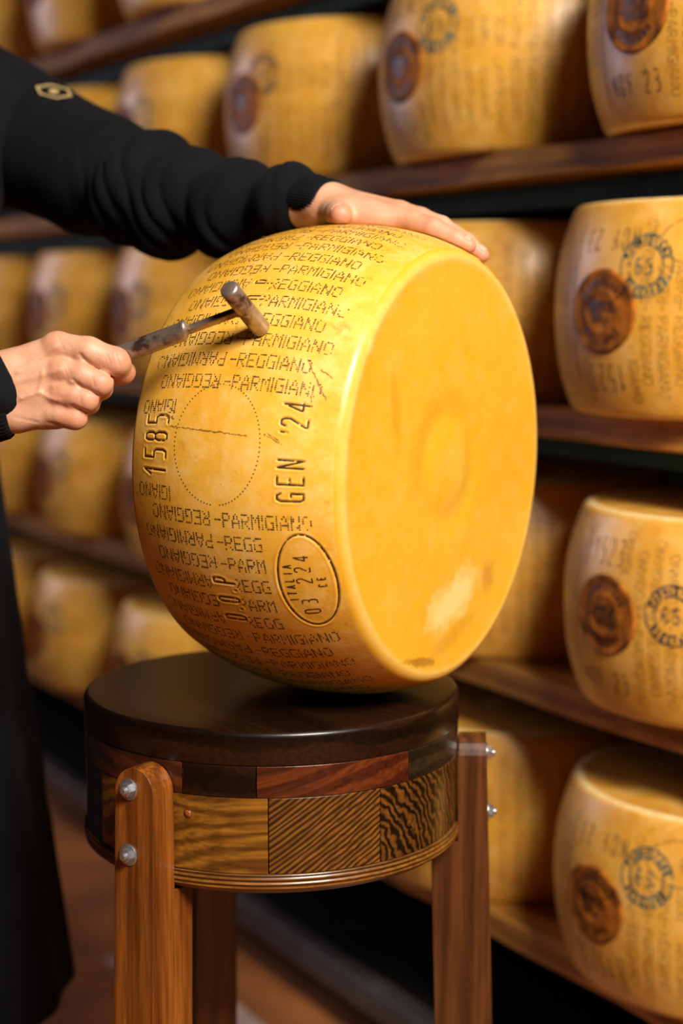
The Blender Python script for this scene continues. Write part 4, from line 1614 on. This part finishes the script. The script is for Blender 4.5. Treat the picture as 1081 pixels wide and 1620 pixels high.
def sleeve_folds(P):
    best = np.full(P.shape[:-1], 9.0)
    s = np.zeros(P.shape[:-1])
    for i in range(len(axis_pts) - 1):
        a, b = axis_pts[i], axis_pts[i + 1]
        ab = b - a
        t = np.clip(((P - a) @ ab) / (ab @ ab), 0, 1)
        d = np.linalg.norm(P - a - t[..., None] * ab, axis=-1)
        m = d < best
        best = np.where(m, d, best)
        s = np.where(m, cum[i] + t * (cum[i + 1] - cum[i]), s)
    up = (P[..., 2] - 1.26)
    dep = P[..., 1] - 1.7
    w1 = np.sin(s * 2 * PI / 0.052 + 26 * up + 1.9 * np.sin(s * 23 + 31 * up) + 12 * dep)
    w2 = np.sin(s * 2 * PI / 0.071 - 22 * up + 14 * dep + 2.0)
    env = np.clip((s - 0.165) / 0.07, 0.12, 1) * np.clip((cum[-1] + 0.01 - s) / 0.05, 0.15, 1)
    fold = (1 - np.abs(w1)) ** 1.5
    return (0.0040 * fold + 0.0048 * w2) * env - 0.002 * env + 0.0035 * np.sin(s * 38 + 17 * up) * np.clip(1 - s / 0.16, 0, 1)


def sleeve_f(P):
    return np.maximum(sdf(P, SLV, sleeve_folds), -held(P) + 0.001)


sweat = None
TSW = [(Z(TOR - 0.095 * LX + 0.02 * GX, 1.24), Z(TOR + 0.095 * LX + 0.02 * GX, 1.24), 0.128, 0.128, 0.05),
       (Z(PEL - 0.08 * LX, 0.95), Z(PEL + 0.08 * LX, 0.95), 0.128, 0.128, 0.05),
       (Z(TOR, 1.22), Z(PEL, 0.98), 0.135, 0.135, 0.06),
       (Z(TOR, 1.36), RSH, 0.085, 0.076, 0.05), (Z(TOR, 1.365), LSH + np.array([-0.01, 0, -0.008]), 0.085, 0.076, 0.05),
       (Z(TOR - 0.03 * GX, 1.39), Z(TOR - 0.05 * GX, 1.44), 0.075, 0.068, 0.03),
       (at(-70, 158, 1.90), at(20, 205, 1.93), 0.080, 0.074, 0.03)]
lo, hi = bounds(TSW, 0.02)
v, q = surface_nets(lambda P: sdf(P, TSW), lo, hi, 0.006)
sweat = mesh_np('sweatshirt', v, q, M_black, person)
lo, hi = bounds(SLV, 0.012)
v, q = surface_nets(sleeve_f, lo, hi, 0.0030)
mesh_np('sleeve', v, q, M_black, sweat)
RC = rh(-6, 622, -3)
RSL = [(RSH, REL, 0.073, 0.058, 0.03), (REL, REL + (RC - REL) * 0.75, 0.058, 0.047, 0.03), (REL + (RC - REL) * 0.75, RC + (REL - RC) * 0.05, 0.047, 0.040, 0.02)]
lo, hi = bounds(RSL, 0.012)
v, q = surface_nets(lambda P: sdf(P, RSL) + 0.003 * np.sin(P[..., 0] * 95 + P[..., 2] * 70) * np.sin(P[..., 2] * 60 + 1), lo, hi, 0.004)
mesh_np('sleeve', v, q, M_black, sweat)


def cuff(p0, p1, r0, r1, squash=1.0, vert=1.0):
    """ribbed knit band round the wrist"""
    p0, p1 = Vector(p0), Vector(p1)
    z = (p1 - p0).normalized()
    x = z.cross(Vector((0, 0, 1))).normalized()
    y = z.cross(x)
    L_ = (p1 - p0).length
    vs, fs = [], []
    n = 220
    prof = [(0, -0.004), (0.0, 0.0), (0.25, 0.001), (0.5, 0.0015), (0.75, 0.0015), (0.93, 0.0008), (1.0, -0.0012), (1.0, -0.005), (0.7, -0.006)]
    for s, o_ in prof:
        for k in range(n):
            a = 2 * PI * k / n
            r = r0 + (r1 - r0) * s + o_ + 0.0007 * math.sin(k * 2 * PI * 55 / n)
            vs.append(tuple(p0 + z * (L_ * s) + x * (r * squash * math.cos(a)) + y * (r * vert * math.sin(a))))
    for i in range(len(prof) - 1):
        for k in range(n):
            k2 = (k + 1) % n
            fs.append((i * n + k, i * n + k2, (i + 1) * n + k2, (i + 1) * n + k))
    gg = Geo()
    gg.add(vs, fs)
    return gg.build('cuff', M_rib, sweat, True)


cuff(at(470, 313, 1.638), at(527, 320, 1.606), 0.0335, 0.0300, 0.9, 0.70)
cuff(rh(-82, 634, -4), rh(11, 621, -4), 0.0430, 0.0385, 0.66)

# emblem on the shoulder: a small gold hexagon badge
dirv = at(85, 146, 1.0) - CAM
dirv /= np.linalg.norm(dirv)
t_ = 1.7
for _ in range(80):
    pp = CAM + dirv * t_
    dd = min(float(sleeve_f(pp[None])[0]), float(sdf(pp[None], TSW)[0]))
    t_ += dd * 0.7
    if t_ > 2.3:
        break
pp = CAM + dirv * t_
comb = lambda q_: min(float(sleeve_f(q_[None])[0]), float(sdf(q_[None], TSW)[0]))
gr = np.array([comb(pp + e) - comb(pp - e) for e in np.eye(3) * 0.006])
gr /= np.linalg.norm(gr)
gn = Vector(gr)
gx = Vector((0.72, 0.1, -0.6))
gx = (gx - gn * gx.dot(gn)).normalized()
gy = gn.cross(gx)
ME = rot_rows(gx, gy, gn, Vector(pp) + gn * 0.0005)
g = Geo()
for r0, r1 in ((0.0190, 0.0160),):
    vs = []
    for rr, zz in ((r0, 0.0), (r0, 0.0012), (r1, 0.0012), (r1, 0.0)):
        for k in range(6):
            a = k * PI / 3
            vs.append(tuple(ME @ Vector((rr * math.cos(a) * 1.15, rr * math.sin(a), zz))))
    g.add(vs, [(i * 6 + k, i * 6 + (k + 1) % 6, ((i + 1) % 4) * 6 + (k + 1) % 6, ((i + 1) % 4) * 6 + k) for i in range(4) for k in range(6)])
g.lathe([(0.0060, 0.0), (0.0060, 0.0014), (0.0035, 0.0018)], 6, ME)
M_gold = simple('gold_thread', (0.62, 0.45, 0.20), 0.5, 0.3, 0.3, 300, 0.0003)
g.build('emblem', M_gold, sweat, False)


# ---- apron: wraps round the front, from the chest to the knees
def apron():
    NA, NZ = 90, 70
    vs = []
    rows = []
    for i in range(NZ + 1):
        f = i / NZ
        z = 1.22 - f * (1.22 - 0.345)
        kf = np.interp(z, [0.345, 0.70, 1.02, 1.22], [0, 1, 2, 3])
        cx_ = np.interp(z, [0.345, 0.70, 1.02, 1.22], [-0.508, -0.540, -0.573, -0.590])
        cy_ = 1.79
        hw = np.interp(z, [0.345, 0.70, 1.02, 1.22], [0.225, 0.210, 0.212, 0.232])
        hdp = np.interp(z, [0.345, 0.70, 1.02, 1.22], [0.160, 0.155, 0.150, 0.152])
        amax = np.interp(z, [0.345, 1.02, 1.06, 1.22], [100, 96, 70, 42])
        for j in range(NA + 1):
            al = D2R(-amax + 2 * amax * j / NA)
            w = (0.006 * math.sin(al * 5.5 + 1.0) + 0.004 * math.sin(al * 11 + 4 * z)) * (0.25 + 0.75 * f)
            w += 0.0022 * math.sin(z * 75 + 2.5 * math.sin(al * 3)) * math.exp(-((z - 0.64) / 0.10) ** 2)
            p = np.array([cx_, cy_, z]) + GX * ((hdp + w) * math.cos(al)) + LX * ((hw + w) * math.sin(al))
            n_ = GX * math.cos(al) + LX * math.sin(al)
            rows.append((p, n_))
    outer = [tuple(p) for p, n_ in rows]
    inner = [tuple(p - n_ * 0.0022) for p, n_ in rows]
    N1 = NA + 1
    fs = []
    tot = len(outer)
    for i in range(NZ):
        for j in range(NA):
            a, b, c, d = i * N1 + j, i * N1 + j + 1, (i + 1) * N1 + j + 1, (i + 1) * N1 + j
            fs.append((a, d, c, b))
            fs.append((tot + a, tot + b, tot + c, tot + d))
    for j in range(NA):
        fs.append((j, j + 1, tot + j + 1, tot + j))
        k = NZ * N1 + j
        fs.append((k, tot + k, tot + k + 1, k + 1))
    for i in range(NZ):
        k = i * N1
        fs.append((k, tot + k, tot + k + N1, k + N1))
        k = i * N1 + NA
        fs.append((k, k + N1, tot + k + N1, tot + k))
    return mesh_obj('apron', outer + inner, fs, M_apron, person)


apron()
TR = []
for s, fx in ((-1, 0.0), (1, 0.04)):
    hip = Z(PEL + s * 0.085 * LX, 0.93)
    kn = Z(PEL + s * 0.09 * LX + (0.03 + fx) * GX, 0.50)
    an = Z(PEL + s * 0.095 * LX + fx * GX, 0.115)
    TR += [(hip, kn, 0.094, 0.070, 0.03), (kn, an, 0.070, 0.062, 0.03)]
lo, hi = bounds(TR, 0.012)
v, q = surface_nets(lambda P: sdf(P, TR), lo, hi, 0.008)
mesh_np('trousers', v, q, M_trous, person)
for s, fx in ((-1, 0.0), (1, 0.04)):
    an = Z(PEL + s * 0.095 * LX + fx * GX, 0.045)
    SH = [(an - 0.045 * GX, an + 0.07 * GX, 0.042, 0.040, 0.02), (an + 0.07 * GX, an + 0.155 * GX + [0, 0, -0.010], 0.040, 0.030, 0.02), (an, an + [0, 0, 0.05], 0.044, 0.044, 0.02)]
    lo, hi = bounds(SH, 0.01)
    v, q = surface_nets(lambda P: np.maximum(sdf(P, SH), -(P[..., 2] - 0.002)), lo, hi, 0.005)
    mesh_np('shoe', v, q, M_shoe, person)
